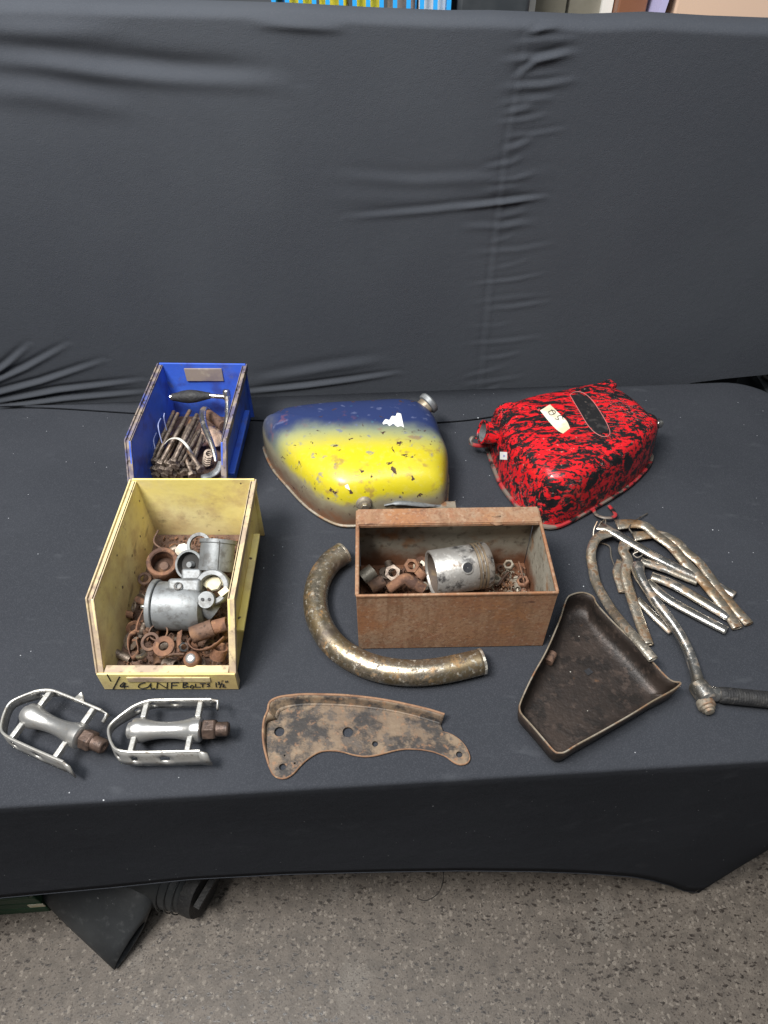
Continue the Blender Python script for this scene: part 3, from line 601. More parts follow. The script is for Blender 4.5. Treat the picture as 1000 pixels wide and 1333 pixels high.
g = G(); nrm = Vector((.1, -.42, .9)).normalized(); g.lathe([(.0055, 0), (.005, .0012), (.0038, .0012), (.0036, 0)], frame(Z2(527, 611, .0893), nrm), 20, False); make('lug_hole', g, M['dark'], t)
fc = Z2(700, 617, .083); nrm = Vector((-.08, -.55, .83)).normalized(); fm = frame(fc, nrm)
g = G(); g.lathe([(.0165, -.03), (.0165, .0), (.0225, .0), (.024, -.002), (.024, -.008), (.0205, -.03), (.0165, -.03)], fm, 36, False); make('flange', g, M['alu'], t, bevel=.0004)
pc = Z2(672, 683, .078); g = G(); g.lathe([(.0, .0), (.011, 0), (.0115, -.001), (.0115, -.008), (0, -.008)], frame(pc, nrm), 20, False); make('jet_boss', g, M['alu'], t)
for x in (655, 691):
    g = G(); g.lathe([(.0, .0012), (.0022, .0012), (.0022, .0)], frame(Z2(x, 681, .0785), nrm), 12, False); make('jet_hole', g, M['ink'], t)
g = G(); g.tube([Z2(640, 690, .06), Z2(720, 745, .045)], .014, 16); make('outlet', g, M['alu'], t)
t = thing('carburettor_barrel', 'grey alloy carburettor barrel leaning in the back corner of yellow bin', 'carburettor', Z2(720, 480, .02))
g = G(); a, b = Z2(722, 535, .062), Z2(738, 372, .088); Mx = frame(a, b - a); L = (b - a).length; g.lathe([(.0225, 0), (.0235, .004), (.0235, L - .006), (.0255, L - .005), (.0255, L), (.021, L), (.021, L - .02)], Mx, 36, True); make('barrel', g, M['alu'], t)
g = G(); sd = Vector((.3, -.5, .8)).normalized(); g.tube([Z2(735, 530, .083), Z2(745, 375, .111)], .0007, 6); make('casting_line', g, M['dark'], t)
g = G(); g.ring(frame(Z2(640, 400, .075), (-.2, -.5, .8)), .018, .0135, .004); make('gasket_ring', g, M['alu'], t)
g = G(); fm = frame(Z2(588, 500, .068), (-.25, -.62, .75)); g.lathe([(.0, -.008), (.016, -.007), (.0178, .002), (.0205, .002), (.0205, -.003), (.018, -.012)], fm, 32, False); bm_ = make('bell_mouth', g, M['dark'], t)
g = G(); g.ring(fm, .0208, .0178, .0032); make('bell_rim', g, M['alu'], t)
g = G(); g.lathe([(.0, .002), (.004, .002), (.005, -.006)], fm, 12, False); make('jet', g, M['alu'], t)
g = G(); g.box(Z2(600, 552, .064), (.028, .016, .008), Matrix.Rotation(.62, 3, 'X')); make('flange_lug', g, M['alu'], t, bevel=.0034, bseg=4)
t = thing('threaded_ring', 'rusty brown threaded ring cap against the yellow bin side', 'ring cap', Z2(450, 560, .02))
g = G(); fm = frame(Z2(452, 500, .05), (.12, -.3, .95)); g.lathe([(.0155, -.02), (.0155, .011), (.0172, .0125), (.021, .0125), (.022, .011), (.022, .001), (.0205, 0), (.0205, -.022), (.0155, -.022)], fm, 36, False); make('collar', g, M['rust'], t)
g = G(); g.lathe([(0, -.004), (.006, -.004), (.008, -.008), (.015, -.012)], fm, 24, False); make('inner_cup', g, M['rust_brown'], t)
tubes('bent_wire', 'thin bent rusty wire sticking up from the yellow bin', 'wire', [Z2(425, 320, .075), Z2(402, 378, .066), Z2(440, 415, .06), Z2(540, 462, .05)], .0013, 'rust_brown', 8, n=24)
def strap(name, label, pts, wdt, mm='rust', th=.0012, cat='strap', n=26, group=None, side=(0, 0, 1)):
    P = spline(pts, n); s_ = Vector(side); g = G(); g.loft([[p - s_ * wdt / 2 for p in P], [p + s_ * wdt / 2 for p in P]], False, False, closed=False)
    o = make(name, g, M[mm], solid=th, soff=0, origin=P[0]); return tag(o, label, cat, group)
strap('clamp_strap', 'rusty open clamp band standing in the front corner of yellow bin', [Z3(110, 520, .05), Z3(60, 560, .045), Z3(50, 650, .04), Z3(80, 735, .035), Z3(130, 690, .04), Z3(118, 600, .045)], .013)
strap('curved_strap', 'rusty curved strap leaning against the right side of yellow bin', [Z3(830, 560, .05), Z3(760, 620, .052), Z3(680, 660, .052), Z3(590, 660, .05), Z3(540, 610, .05), Z3(560, 570, .05)], .014, side=(0, -.4, .9))
strap('narrow_strap', 'narrow rusty strip upright between washers and curved strap', [Z3(465, 510, .056), Z3(455, 590, .05), Z3(440, 690, .043)], .008, side=(.8, .3, .4))
strap('thin_strip', 'thin pale rusty strip lying along the front of yellow bin', [Z3(300, 730, .047), Z3(400, 705, .048), Z3(500, 700, .048)], .006, 'rust_brown')
strap('long_thin_strip', 'long thin rusty strip curving up the left of yellow bin', [Z3(100, 540, .04), Z3(120, 440, .05), Z3(170, 330, .06), Z3(230, 240, .062)], .006, side=(.6, 0, .7))
washer('rusty_washer', 'thick rusty washer lying flat in front of the carburettor', Z3(338, 640, .05), (.05, -.25, .95), .0135, .0062, .005, 'rust')
washer('rusty_ring', 'thin rusty ring tilted behind the thick washer', Z3(230, 600, .047), (-.15, -.3, .9), .0125, .0085, .004, 'rust_brown')
washer('bent_ring', 'loose rusty spring ring under the carburettor edge', Z3(290, 520, .047), (.1, -.2, .9), .0125, .0105, .002, 'rust_brown')
hollow('rusty_tube', 'short rusty brown tube beside the carburettor', 'tube', Z3(560, 545, .046), Z3(735, 480, .05), .0115, .0015, 'rust_brown')
hollow('rusty_spacer', 'rusty spacer tube under the right rim of yellow bin', 'tube', Z3(740, 480, .05), Z3(850, 450, .054), .0095, .002, 'rust')
hollow('rusty_bush', 'wide rusty bush in the front right corner of yellow bin', 'bush', Z3(770, 720, .028), Z3(790, 640, .042), .0105, .0018, 'rust')
g = G(); fm = frame(Z3(568, 745, .036), (0, -.35, .94)); g.lathe([(.0098, -.01), (.0105, .0), (.0105, .006), (.0085, .010), (.006, .0115), (.0005, .012)], fm, 24); tdm = thing('domed_cap', 'rusty domed cap with pale worn centre on the front lip', 'cap', Z3(568, 745, .03)); make('dome', g, M['rust'], tdm)
g = G(); g.lathe([(.0064, .0117), (.005, .0128), (.0005, .0132)], fm, 20); make('worn_centre', g, M['alu_polished'], tdm)
nut('bright_nut', 'bright chrome nut in the front corner of yellow bin', Z3(160, 715, .036), (-.3, .3, .9), .008, .007, 'chrome')
nut('bright_nut', 'bright nut wedged beside the narrow strip', Z3(490, 640, .044), (.4, -.4, .7), .007, .006, 'chrome_bright')
for i, (h, q) in enumerate((((140, 555, .036), (180, 440, .05)), ((195, 530, .04), (215, 470, .05)), ((210, 410, .055), (225, 350, .06)))):
    bolt_parts('short_bolt', ['short dark bolt beside the long thin strip', 'small rusty bolt next to the short dark bolt', 'bright bolt end beside the carburettor cover plate'][i], 'bolt', Z3(*h), Z3(*q), .0036, .006, ['bolt', 'rust_brown', 'chrome'][i], hh=.004)
for i, (x, y, z, s) in enumerate(((720, 600, .086, .011), (690, 595, .085, .009), (745, 590, .085, .008))):
    g = G(); c = Z2(x, y, z - .014); g.lathe([(s * .6, 0), (s, .0015), (s * .9, .005), (s * .3, .0065)], frame(c, (.1 * (i - 1), -.4, .9)), 7); o = make('cream_chip', g, M['cream'], smooth=False, origin=c); tag(o, 'cream wood chip lying inside the carburettor flange bore', 'wood chip', 'cream chips in the bore')
o = make('white_tag', G().lathe([(.012, 0), (.0125, .001), (.006, .003)], frame(Z2(552, 432, .035), (-.2, -.5, .85)), 9), M['white_plastic'], origin=Z2(552, 432, .035)); tag(o, 'off white plastic scrap behind the carburettor bell mouth', 'plastic scrap')
o = make('cream_tag', G().box(Z2(765, 640, .086), (.013, .008, .0015), Matrix.Rotation(.5, 3, 'X') @ Matrix.Rotation(.7, 3, 'Z')), M['cream'], origin=Z2(765, 640, .086)); tag(o, 'small cream paper scrap on the carburettor flange', 'paper scrap')
# smaller bits under and between
GS = 'small rusty fittings heaped in the yellow bin'; LS = 'small rusty fitting in the heap at the bottom of yellow bin'
rn = random.Random(11)
for k in range(58):
    x = rn.uniform(WY(-.072, 0, 0).x, WY(.072, 0, 0).x); y = .4575 + rn.uniform(.02, .25); z = rn.uniform(.008, .034) if y < .56 else rn.uniform(.008, .03)
    c = Vector((x, y, TT + z)); d = (rn.uniform(-.6, .6), rn.uniform(-.9, .2), rn.uniform(.3, 1)); kind = rn.random(); mm = rn.choice(['rust', 'rust_brown', 'rust', 'bolt'])
    if kind < .4: nut('rusty_fitting', LS, c, d, rn.uniform(.006, .009), rn.uniform(.005, .008), mm, cat='fitting', group=GS)
    elif kind < .7: washer('rusty_fitting', LS, c, d, rn.uniform(.007, .012), rn.uniform(.003, .006), .002, mm, cat='fitting', group=GS)
    else:
        a2 = rn.uniform(0, 6.28); hollow('rusty_fitting', LS, 'fitting', c, c + Vector((math.cos(a2), math.sin(a2), .2)) * rn.uniform(.012, .024), rn.uniform(.005, .008), .0014, mm, group=GS, seg=16)
def grit(name, x0, x1, y0, y1, z0, n, mm, label, seed, parent):
    rn = random.Random(seed); g = G()
    for _ in range(n):
        c = Vector((rn.uniform(x0, x1), rn.uniform(y0, y1), z0 + rn.uniform(0, .004))); s = rn.uniform(.001, .0035)
        g.box(c, (s * rn.uniform(.6, 2), s * rn.uniform(.6, 2), s * .5), Quaternion((rn.random(), rn.random(), rn.random(), rn.random())).normalized().to_matrix())
    o = make(name, g, M[mm], parent, smooth=False, origin=((x0 + x1) / 2, (y0 + y1) / 2, z0)); o['kind'] = 'stuff'; o['label'] = label; o['category'] = 'debris'; return o
grit('rust_debris', WY(-.075, 0, 0).x, WY(.075, 0, 0).x, .475, .72, TT + .008, 900, 'rust', 'loose rust flakes on the floor of the yellow bin', 1, None)

# ================================================================== rusty box
bo = Vector((.0915, .5245, TT + .0015)); BY = R(1.2); BM = Matrix.Rotation(BY, 3, 'Z'); bW, bD, bH = .252, .146, .12
def B(x, y, z): return bo + BM @ Vector((x, y, z))
t = thing('rusty_metal_box', 'open rusty sheet metal box holding a piston and fittings', 'metal box', bo)
def slabq(name, c, d, mm, bv=.0006): g = G(); g.box(B(*c), d, BM); return make(name, g, M[mm], t, bevel=bv)
slabq('front_wall', (0, .0, bH / 2), (bW, .0016, bH), 'rust_box'); slabq('back_wall', (0, bD, bH / 2), (bW - .004, .0016, bH), 'rust_in')
slabq('end_wall', (-bW / 2 + .0008, bD / 2, bH / 2), (.0016, bD - .0018, bH), 'rust_in'); slabq('end_wall', (bW / 2 - .0008, bD / 2, bH / 2), (.0016, bD - .0018, bH), 'rust_in')
slabq('base', (0, bD / 2, .0012), (bW - .004, bD - .002, .0016), 'rust_in')
slabq('back_lip', (0, bD - .0135, bH + .0010), (bW - .002, .0285, .0018), 'rust_box'); slabq('back_lip_fold', (0, bD - .028, bH - .0022), (bW - .006, .0015, .0045), 'rust_box', .0003)
slabq('front_fold', (0, -.0002, bH - .0022), (bW + .001, .0034, .0045), 'rust_box', .0012); slabq('side_fold', (-bW / 2 + .001, bD / 2, bH - .0015), (.0052, bD, .005), 'rust_box', .0014); slabq('side_fold', (bW / 2 - .001, bD / 2, bH - .0015), (.0042, bD, .005), 'rust_box', .0014)
g = G(); q = [at(640, 672, .1235), at(652, 671, .1238), at(654, 683, .1215), at(646, 684, .12), at(638, 681, .1225)]; g.add(q, [(0, 1, 2, 3, 4)]); make('torn_flake', g, M['bracket_edge'], t, solid=.0008)
# piston
pa, pb = Vector((.0655, .606, TT + .059)), Vector((.147, .6255, TT + .056)); Mx = frame(pa, pb - pa, (0, 0, 1)); L = (pb - pa).length; r = .0325
t = thing('piston', 'scorched alloy piston lying on its side in the rusty box', 'piston', (pa.x, pa.y, TT + .026))
gz = [L * .74, L * .8, L * .86]
prof = [(r - .0045, L * .7), (r - .0045, .002), (r - .003, 0), (r - .0006, 0), (r, .001), (r, gz[0] - .0022)]
for z in gz: prof += [(r, z - .0018), (r - .003, z - .0018), (r - .003, z + .0018), (r, z + .0018)]
prof += [(r, L - .004), (r - .002, L - .001), (r * .7, L), (.0005, L)]
g = G(); g.lathe(prof, Mx, 56, False); make('skirt', g, M['piston'], t)
g = G(); g.lathe([(r - .0047, .003), (r - .0047, L * .69), (.0005, L * .72)], Mx, 40, False); make('bore', g, M['piston_in'], t)
for z in gz:
    g = G(); g.lathe([(r - .0028, z - .0014), (r + .0006, z - .0014), (r + .0006, z + .0014), (r - .0028, z + .0014)], Mx, 48, False); make('piston_ring', g, M['piston_ring'], t)
va = (Vector((.0, -.62, .78))).normalized(); axv = (pb - pa).normalized(); va = (va - axv * va.dot(axv)).normalized()
pc = pa + axv * L * .52 + va * r
g = G(); g.lathe([(.0072, -.0004), (.0088, .0008), (.0072, .0012), (.0066, -.0005)], frame(pc, va), 24, False); make('pin_boss', g, M['piston'], t)
g = G(); g.lathe([(.0072, -.0002), (.0068, .0006), (.0005, .0004)], frame(pc, va), 24, False); make('pin_hole', g, M['ink'], t)
# fittings
ZB = lambda x, y, z: at(455 + x / 7.143, 690 + y / 7.143, z)
hollow('rusty_sleeve', 'pale brown sleeve in the corner of the rusty box', 'sleeve', ZB(120, 455, .03), ZB(225, 375, .036), .0112, .0016, 'bare')
hollow('rusty_roller', 'rusty brown roller beside the pale sleeve', 'roller', ZB(190, 545, .03), ZB(315, 470, .034), .0095, .002, 'rust_brown')
nut('large_nut', 'dark round nut standing in the rusty box', ZB(408, 400, .034), (-.15, -.55, .8), .0125, .009, 'bolt', .5)
nut('rusty_castle_nut', 'rusty crown nut behind the bent elbow', ZB(575, 340, .034), (0, -.5, .8), .0115, .012, 'rust', .5)
tubes('bent_elbow', 'bent rusty threaded elbow beside the piston', 'elbow', [ZB(370, 545, .03), ZB(450, 490, .038), ZB(520, 455, .042), ZB(590, 490, .038), ZB(690, 550, .03)], [.0075, .0075, .0085, .0088, .008], 'rust', 14)
hollow('small_collar', 'small rusty collar between the crown nut and piston', 'collar', ZB(640, 430, .03), ZB(690, 380, .036), .009, .002, 'rust')
ZC_ = lambda x, y, z: at(580 + x / 6.25, 650 + y / 6.25, z)
strap('rust_strip', 'flat rusty strip lying beyond the piston crown', [ZC_(430, 700, .02), ZC_(470, 640, .022), ZC_(505, 600, .022)], .006, 'rust_brown', .003, side=(.8, .4, .2))
strap('edge_strip', 'narrow rusty strip leaning on the end of the rusty box', [ZC_(595, 510, .03), ZC_(620, 600, .024), ZC_(645, 700, .02)], .004, 'rust', .0016)
GX = 'small fittings on the floor of the rusty box'; LX = 'small rusty fitting lying on the floor of the rusty box'
rn = random.Random(23)
for k in range(60):
    x = rn.uniform(-.115, .115); y = rn.uniform(.03, .135); c = B(x, y, rn.uniform(.005, .024 if x < -.02 else .014)); d = (rn.uniform(-.5, .5), rn.uniform(-.7, .2), 1); mm = rn.choice(['rust', 'rust_brown', 'bolt', 'bare'])
    if k % 3 == 0: nut('small_fitting', LX, c, d, rn.uniform(.007, .011), .007, mm, cat='fitting', group=GX)
    elif k % 3 == 1: washer('small_fitting', LX, c, d, rn.uniform(.008, .012), .005, .0025, mm, cat='fitting', group=GX)
    else:
        a2 = rn.uniform(0, 6.28); hollow('small_fitting', LX, 'fitting', c, c + Vector((math.cos(a2), math.sin(a2), .1)) * rn.uniform(.01, .02), rn.uniform(.004, .006), .0012, mm, group=GX, seg=14)
grit('box_debris', B(-.12, 0, 0).x, B(.12, 0, 0).x, .545, .66, TT + .005, 900, 'rust', 'rust flakes over the floor of the rusty box', 2, None)
grit('pale_debris', B(.06, 0, 0).x, B(.115, 0, 0).x, .56, .65, TT + .012, 220, 'bare', 'pale crumbs in the end of the rusty box', 5, None)

# ================================================================== tanks
def pillow(outline, levels, c=None):
    c = c or sum(outline, Vector()) / len(outline); rings = []
    for s, z in levels: rings.append([Vector((c.x + (p.x - c.x) * s, c.y + (p.y - c.y) * s, TT + z)) for p in outline])
    return rings
def bvh_of(o):
    bpy.context.view_layer.update(); dg = bpy.context.evaluated_depsgraph_get(); e = o.evaluated_get(dg); me = e.to_mesh(); mw = e.matrix_world
    b = BVHTree.FromPolygons([mw @ v.co for v in me.vertices], [tuple(p.vertices) for p in me.polygons]); e.to_mesh_clear(); return b
def onto(b, px, py, off=.0008):
    h = b.ray_cast(Vector((0, 0, HC)), ray(px, py).normalized())
    n = h[1] if h[1].z > 0 or h[1].y < 0 else -h[1]
    return h[0] + n * off, n
def patch(b, left, right, nl, nw, off):
    """a thin piece laid on a surface between two edge lines"""
    Lp, Rp = spline([(x, y, 0) for x, y in left], nl), spline([(x, y, 0) for x, y in right], nl); g = G(); P = []
    for a, c in zip(Lp, Rp):
        for k in range(nw + 1): q = a.lerp(c, k / nw); P.append(onto(b, q.x, q.y, off)[0])
    g.add(P, [(j * (nw + 1) + i, j * (nw + 1) + i + 1, (j + 1) * (nw + 1) + i + 1, (j + 1) * (nw + 1) + i) for j in range(nl) for i in range(nw)])
    return g
# blue and yellow tank: domed face up, flat back on the table
ol = [at(345, 588), at(355, 612), at(371, 632), at(400, 663), at(432, 683), at(460, 687.5), at(515, 681), at(560, 676), at(578, 668), at(582, 640, .01), at(584, 600, .04), at(579, 562, .075), at(568, 532, .08), at(540, 514, .084), at(481, 516, .084), at(438, 519, .082), at(397, 525, .078), at(362, 535, .07), at(346, 552, .055)]
ol = [Vector((p.x, p.y, TT)) for p in ol]; ol = closed_spline(ol, 72)
tr = Vector((-.045, .765, TT))
t = thing('painted_oil_tank', 'domed metal tank painted blue fading to yellow with chipped paint', 'tank', tr)
g = G(); rings = pillow(ol, [(.9, .0015), (.985, .002), (1.0, .006), (1.0, .022), (.995, .045), (.975, .064), (.93, .079), (.85, .089), (.7, .096), (.5, .1), (.25, .102), (.04, .1025)])
g.loft(rings); body = make('body', g, M['tank_paint'], t, sub=1)
g = G(); rings = pillow(ol, [(.99, .0035), (1.018, .004), (1.02, .0065), (.99, .0075)]); g.loft(rings, False, False); make('seam_flange', g, M['bare'], t)
bT = bvh_of(body)
fc = at(560, 523, .075); fd = Vector((.72, .55, .42)).normalized(); fm = frame(fc - fd * .031, fd)
g = G(); g.lathe([(.015, 0), (.015, .022), (.016, .024)], fm, 28); make('filler_neck', g, M['bare'], t)
g = G(); g.lathe([(.0165, .022), (.0192, .0235), (.0195, .031), (.017, .0335), (.0005, .0345)], fm, 32); make('filler_cap', g, M['alu'], t)
p, n = onto(bT, 474, 655, -.002); g = G(); fm = frame(p, n); g.lathe([(.0125, 0), (.0125, .003), (.010, .005), (.010, .008), (.0065, .009)], fm, 24); make('drain_boss', g, M['bare'], t)
g = G(); g.loft([[fm @ q for q in hexpts(.0066, .008)], [fm @ q for q in hexpts(.0066, .0145)]]); make('drain_plug', g, M['brassy'], t, bevel=.0006)
p0, n0 = onto(bT, 515, 655, 0); g = G()
g.tube(spline([onto(bT, 500, 657, .001)[0], onto(bT, 520, 653, .003)[0], onto(bT, 545, 655, .003)[0], onto(bT, 575, 658, .002)[0]], 16), [.002] * 4 + [.0045] * 9 + [.003] * 4, 10, flat=.6); make('weld_patch', g, M['alu'], t)
g = G(); g.box((.072, .770, TT + .026), (.085, .018, .0025), Matrix.Rotation(R(2), 3, 'Z')); make('mounting_strip', g, M['bare'], t, bevel=.001)
g = G(); g.box((.07, .783, TT + .02), (.03, .006, .012)); make('mounting_foot', g, M['bare'], t)
g = patch(bT, [(498, 551), (502, 546), (507, 547), (510, 542), (515, 542), (517, 538), (522, 539)], [(499, 553), (504, 552), (507, 555), (512, 552), (517, 556), (522, 555), (526, 557)], 18, 3, .0007); make('torn_label', g, M['white'], t)
g = patch(bT, [(449, 632), (453, 630)], [(450, 635), (456, 638)], 3, 2, .0007); make('paint_scrape', g, M['white'], t)

# red over black tank
ol = [at(632, 590), at(648, 633), at(671, 664), at(690, 684), at(706, 691), at(730, 689.5), at(773, 667), at(816, 640), at(842, 615), at(849, 598), at(850, 558, .06), at(838, 534, .075), at(820, 513, .085), at(802, 502, .088), at(786, 498, .088), at(768, 499, .088), at(730, 508, .086), at(682, 521, .08), at(648, 538, .07), at(632, 556, .04)]
ol = [Vector((p.x, p.y, TT)) for p in ol]; ol = closed_spline(ol, 80)
tr = Vector((.31, .88, TT))
t = thing('red_oil_tank', 'domed metal tank with red paint flaking off black', 'tank', tr)
g = G(); rings = pillow(ol, [(.9, .0015), (.955, .002), (.968, .006), (.958, .03), (.944, .062), (.922, .081), (.88, .094), (.82, .101), (.68, .106), (.4, .109), (.2, .11), (.04, .11)])
g.loft(rings); body = make('body', g, M['red_paint'], t, sub=1)
g = G(); rings = pillow(ol, [(.95, .004), (1.0, .0045), (1.006, .007), (1.0, .0095), (.95, .0095)]); g.loft(rings, False, False); make('seam_flange', g, M['red_edge'], t)
bR = bvh_of(body)
nd = Vector((-.93, -.12, .28)).normalized(); nc = at(633, 563, .062); fm = frame(nc - nd * .01, nd)
g = G(); g.lathe([(.0175, -.02), (.0185, .0), (.0188, .014), (.0205, .0155), (.0205, .018), (.0178, .0185), (.0165, .016), (.0165, -.01)], fm, 36, False); make('filler_neck', g, M['red_paint'], t)
g = G(); g.lathe([(.0163, .0155), (.0163, -.012), (.0005, -.014)], fm, 32, False); make('neck_lining', g, M['alu'], t)
c = at(619, 575, .03); g = G(); g.tube(spline([c + Vector((.03, .0, 0)), c + Vector((.008, .004, .004)), c + Vector((-.006, .004, .006)), c + Vector((-.008, -.004, .0)), c + Vector((.004, -.006, -.004)), c + Vector((.026, -.004, -.004))], 24), .0035, 10, flat=.6); make('bracket_loop', g, M['red_edge'], t)
c = at(785, 671, .004); g = G(); g.tube(spline([c + Vector((-.012, .02, .002)), c + Vector((-.013, .0, .004)), c + Vector((-.004, -.012, .008)), c + Vector((.01, -.012, .008)), c + Vector((.018, -.002, .006)), c + Vector((.014, .02, .002))], 24), .003, 10, flat=.6); make('lower_bracket', g, M['red_edge'], t)
c = at(790, 502, .088); g = G(); g.box(c, (.03, .02, .008), Matrix.Rotation(.5, 3, 'Z')); make('top_bracket', g, M['red_paint'], t, bevel=.002)
c = at(855, 552, .055); d = Vector((.9, .25, .15)).normalized(); fm = frame(c - d * .012, d); g = G(); g.lathe([(.006, -.01), (.006, .012), (.0085, .012), (.0085, .018), (.005, .0185), (.005, .022), (.0005, .0225)], fm, 18); make('union_bolt', g, M['chrome_bright'], t)
g = patch(bR, [(742, 515), (752, 532), (766, 555), (779, 566)], [(757, 513), (772, 524), (788, 549), (792, 562)], 22, 5, .0009); g2 = G()
make('black_pad', g, M['black_enamel'], t)
cs = spline([(742, 515, 0), (752, 532, 0), (766, 555, 0), (778, 566, 0), (788, 569, 0), (794, 564, 0), (788, 548, 0), (772, 523, 0), (759, 512, 0), (748, 511, 0), (742, 515, 0)], 80)
g = G(); g.tube([onto(bR, p.x, p.y, .0009)[0] for p in cs], .0006, 6); make('pad_outline', g, M['red_line'], t)
g = patch(bR, [(703, 535), (716, 551), (726, 561), (733, 565)], [(716, 527), (728, 539), (738, 549), (742, 558)], 14, 4, .001); tape = make('masking_tape', g, M['paper'], t)
g = G()
for s in ([(714, 537), (716, 541), (721, 540), (723, 537), (719, 535), (714, 537)], [(721, 540), (718, 534)], [(722, 546), (727, 547), (726, 543), (731, 542), (733, 547)]):
    g.tube([onto(bR, q.x, q.y, .0016)[0] for q in spline([(x, y, 0) for x, y in s], 16)], .0006, 6)
make('tape_number', g, M['ink'], t)
g = patch(bR, [(651.5, 588), (651.5, 598)], [(661, 588.5), (661, 598.5)], 4, 4, .0009); make('price_sticker', g, M['white'], t)
g = patch(bR, [(656, 592), (656, 594.5)], [(658.5, 592), (658.5, 594.5)], 2, 2, .0014); make('sticker_mark', g, M['lilac'], t)

# ================================================================== exhaust bend
Z4 = lambda x, y, z: at(380 + x / 2.778, 640 + y / 2.778, z)
P = spline([Z4(x, y, z) for x, y, z in ((187, 222, .021), (140, 256, .021), (103, 310, .02), (86, 375, .0185), (92, 445, .018), (122, 515, .018), (170, 570, .018), (235, 612, .018), (310, 640, .018), (395, 654, .018), (480, 654, .018), (570, 642, .018), (690, 614, .018))], 90)
t = thing('exhaust_bend', 'rust flecked chrome exhaust bend curving round the rusty box', 'exhaust pipe', (P[45].x, P[45].y, TT))
g = G(); g.tube(P, .0172, 28, caps=False); o = make('tube_wall', g, M['pipe'], t, solid=.0014)
for q, d in ((P[-1], P[-1] - P[-2]), (P[0], P[0] - P[1])):
    g = G(); g.ring(frame(q - d.normalized() * .003, d), .0176, .0156, .0035, 32); make('rolled_end', g, M['brassy'], t, bevel=.0004)
g = G(); g.tube([P[4], P[12]], .0135, 16); 

# ================================================================== bracket plate
def plate(name, outline, holes, z0, th, mm, parent, bev=.0003):
    cu = bpy.data.curves.new(name, 'CURVE'); cu.dimensions = '2D'; cu.fill_mode = 'BOTH'; cu.extrude = th / 2; cu.bevel_depth = bev; cu.bevel_resolution = 1
    for ring in [outline] + holes:
        sp = cu.splines.new('POLY'); sp.points.add(len(ring) - 1); sp.use_cyclic_u = True
        for k, p in enumerate(ring): sp.points[k].co = (p[0] - parent['_o'][0], p[1] - parent['_o'][1], 0, 1)
    tmp = bpy.data.objects.new(name, cu); COL.objects.link(tmp); bpy.context.view_layer.update()
    me = bpy.data.meshes.new_from_object(tmp.evaluated_get(bpy.context.evaluated_depsgraph_get())); bpy.data.objects.remove(tmp)
    for v in me.vertices: v.co.z += z0 - parent['_o'][2]
    me.materials.clear(); me.materials.append(mm)
    o = bpy.data.objects.new(name, me); COL.objects.link(o); o.parent = parent; return o
K = lambda x, y, z=.003: at(330 + x / 3.3333, 880 + y / 3.3333, z)
top_e = [(62, 150), (72, 112), (110, 92), (170, 83), (230, 79), (350, 81), (430, 86), (520, 96), (600, 109), (680, 126), (760, 145), (829, 166)]
low = [(823, 245), (850, 252), (880, 268), (905, 290), (925, 318), (937, 350), (932, 370), (915, 381), (890, 382), (865, 370), (835, 348), (780, 327), (730, 318), (680, 315), (640, 317), (600, 325), (540, 341), (500, 347), (470, 347), (430, 340), (400, 331), (360, 323), (320, 322), (290, 327), (260, 341), (230, 362), (200, 390), (180, 414), (160, 431), (140, 441), (120, 443), (100, 437), (85, 424), (75, 404), (65, 380), (55, 345), (47, 310), (42, 260), (42, 210)]
zf = .017
t = thing('bracket_plate', 'rusty steel bracket plate with holes lying in front of the exhaust bend', 'bracket', K(400, 250, 0))
fold = [(105, 190), (118, 158), (150, 142), (210, 132), (280, 130), (350, 132), (430, 137), (520, 146), (600, 158), (680, 175), (750, 195), (812, 215)]
fo = [K(x, y) for x, y in fold]
outl = fo + [K(x, y) for x, y in low] + [K(60, 205)]
def circ(cx, cy, r): 
    c = K(cx, cy); return [(c.x + r * math.cos(a), c.y + r * math.sin(a)) for a in [2 * math.pi * k / 24 for k in range(24)]]
holes = [circ(113, 243, .0066), circ(410, 245, .0068), circ(528, 296, .0039), circ(893, 342, .0041), circ(127, 396, .0043), circ(136, 347, .0012), circ(180, 380, .0015)]
pl = plate('plate', [(p.x, p.y) for p in outl], holes, TT + .003, .0022, M['bracket'], t)
n = 60; lo_, up_ = spline(fo, n), spline([K(x, y, zf) for x, y in top_e], n)
g = G(); g.loft([[p + Vector((0, 0, .0008)) for p in lo_], [a.lerp(b, .35) + Vector((0, 0, -.0035)) for a, b in zip(lo_, up_)], [a.lerp(b, .75) + Vector((0, 0, -.002)) for a, b in zip(lo_, up_)], up_], False, False, closed=False)
make('flange', g, M['bracket'], t, solid=.0022, soff=0)
g = G(); g.tube(up_, .0015, 8); make('flange_edge', g, M['bracket_edge'], t)
sd = spline([K(x, y, z) for x, y, z in ((62, 150, zf), (46, 190, zf * .95), (41, 250, zf * .75), (47, 310, zf * .5), (66, 382, .004))], 24); s0 = spline([K(x, y) for x, y in ((105, 190), (62, 205), (56, 250), (58, 310), (68, 383))], 24)
g = G(); g.loft([s0, sd], False, False, closed=False); make('side_flange', g, M['bracket'], t, solid=.002, soff=0)
g = G(); g.tube(sd, .0014, 8); make('side_flange_edge', g, M['bracket_edge'], t)
eg = spline([K(x, y, .0032) for x, y in low], 120); g = G(); g.tube(eg, .0013, 6); make('worn_edge', g, M['bracket_edge'], t)

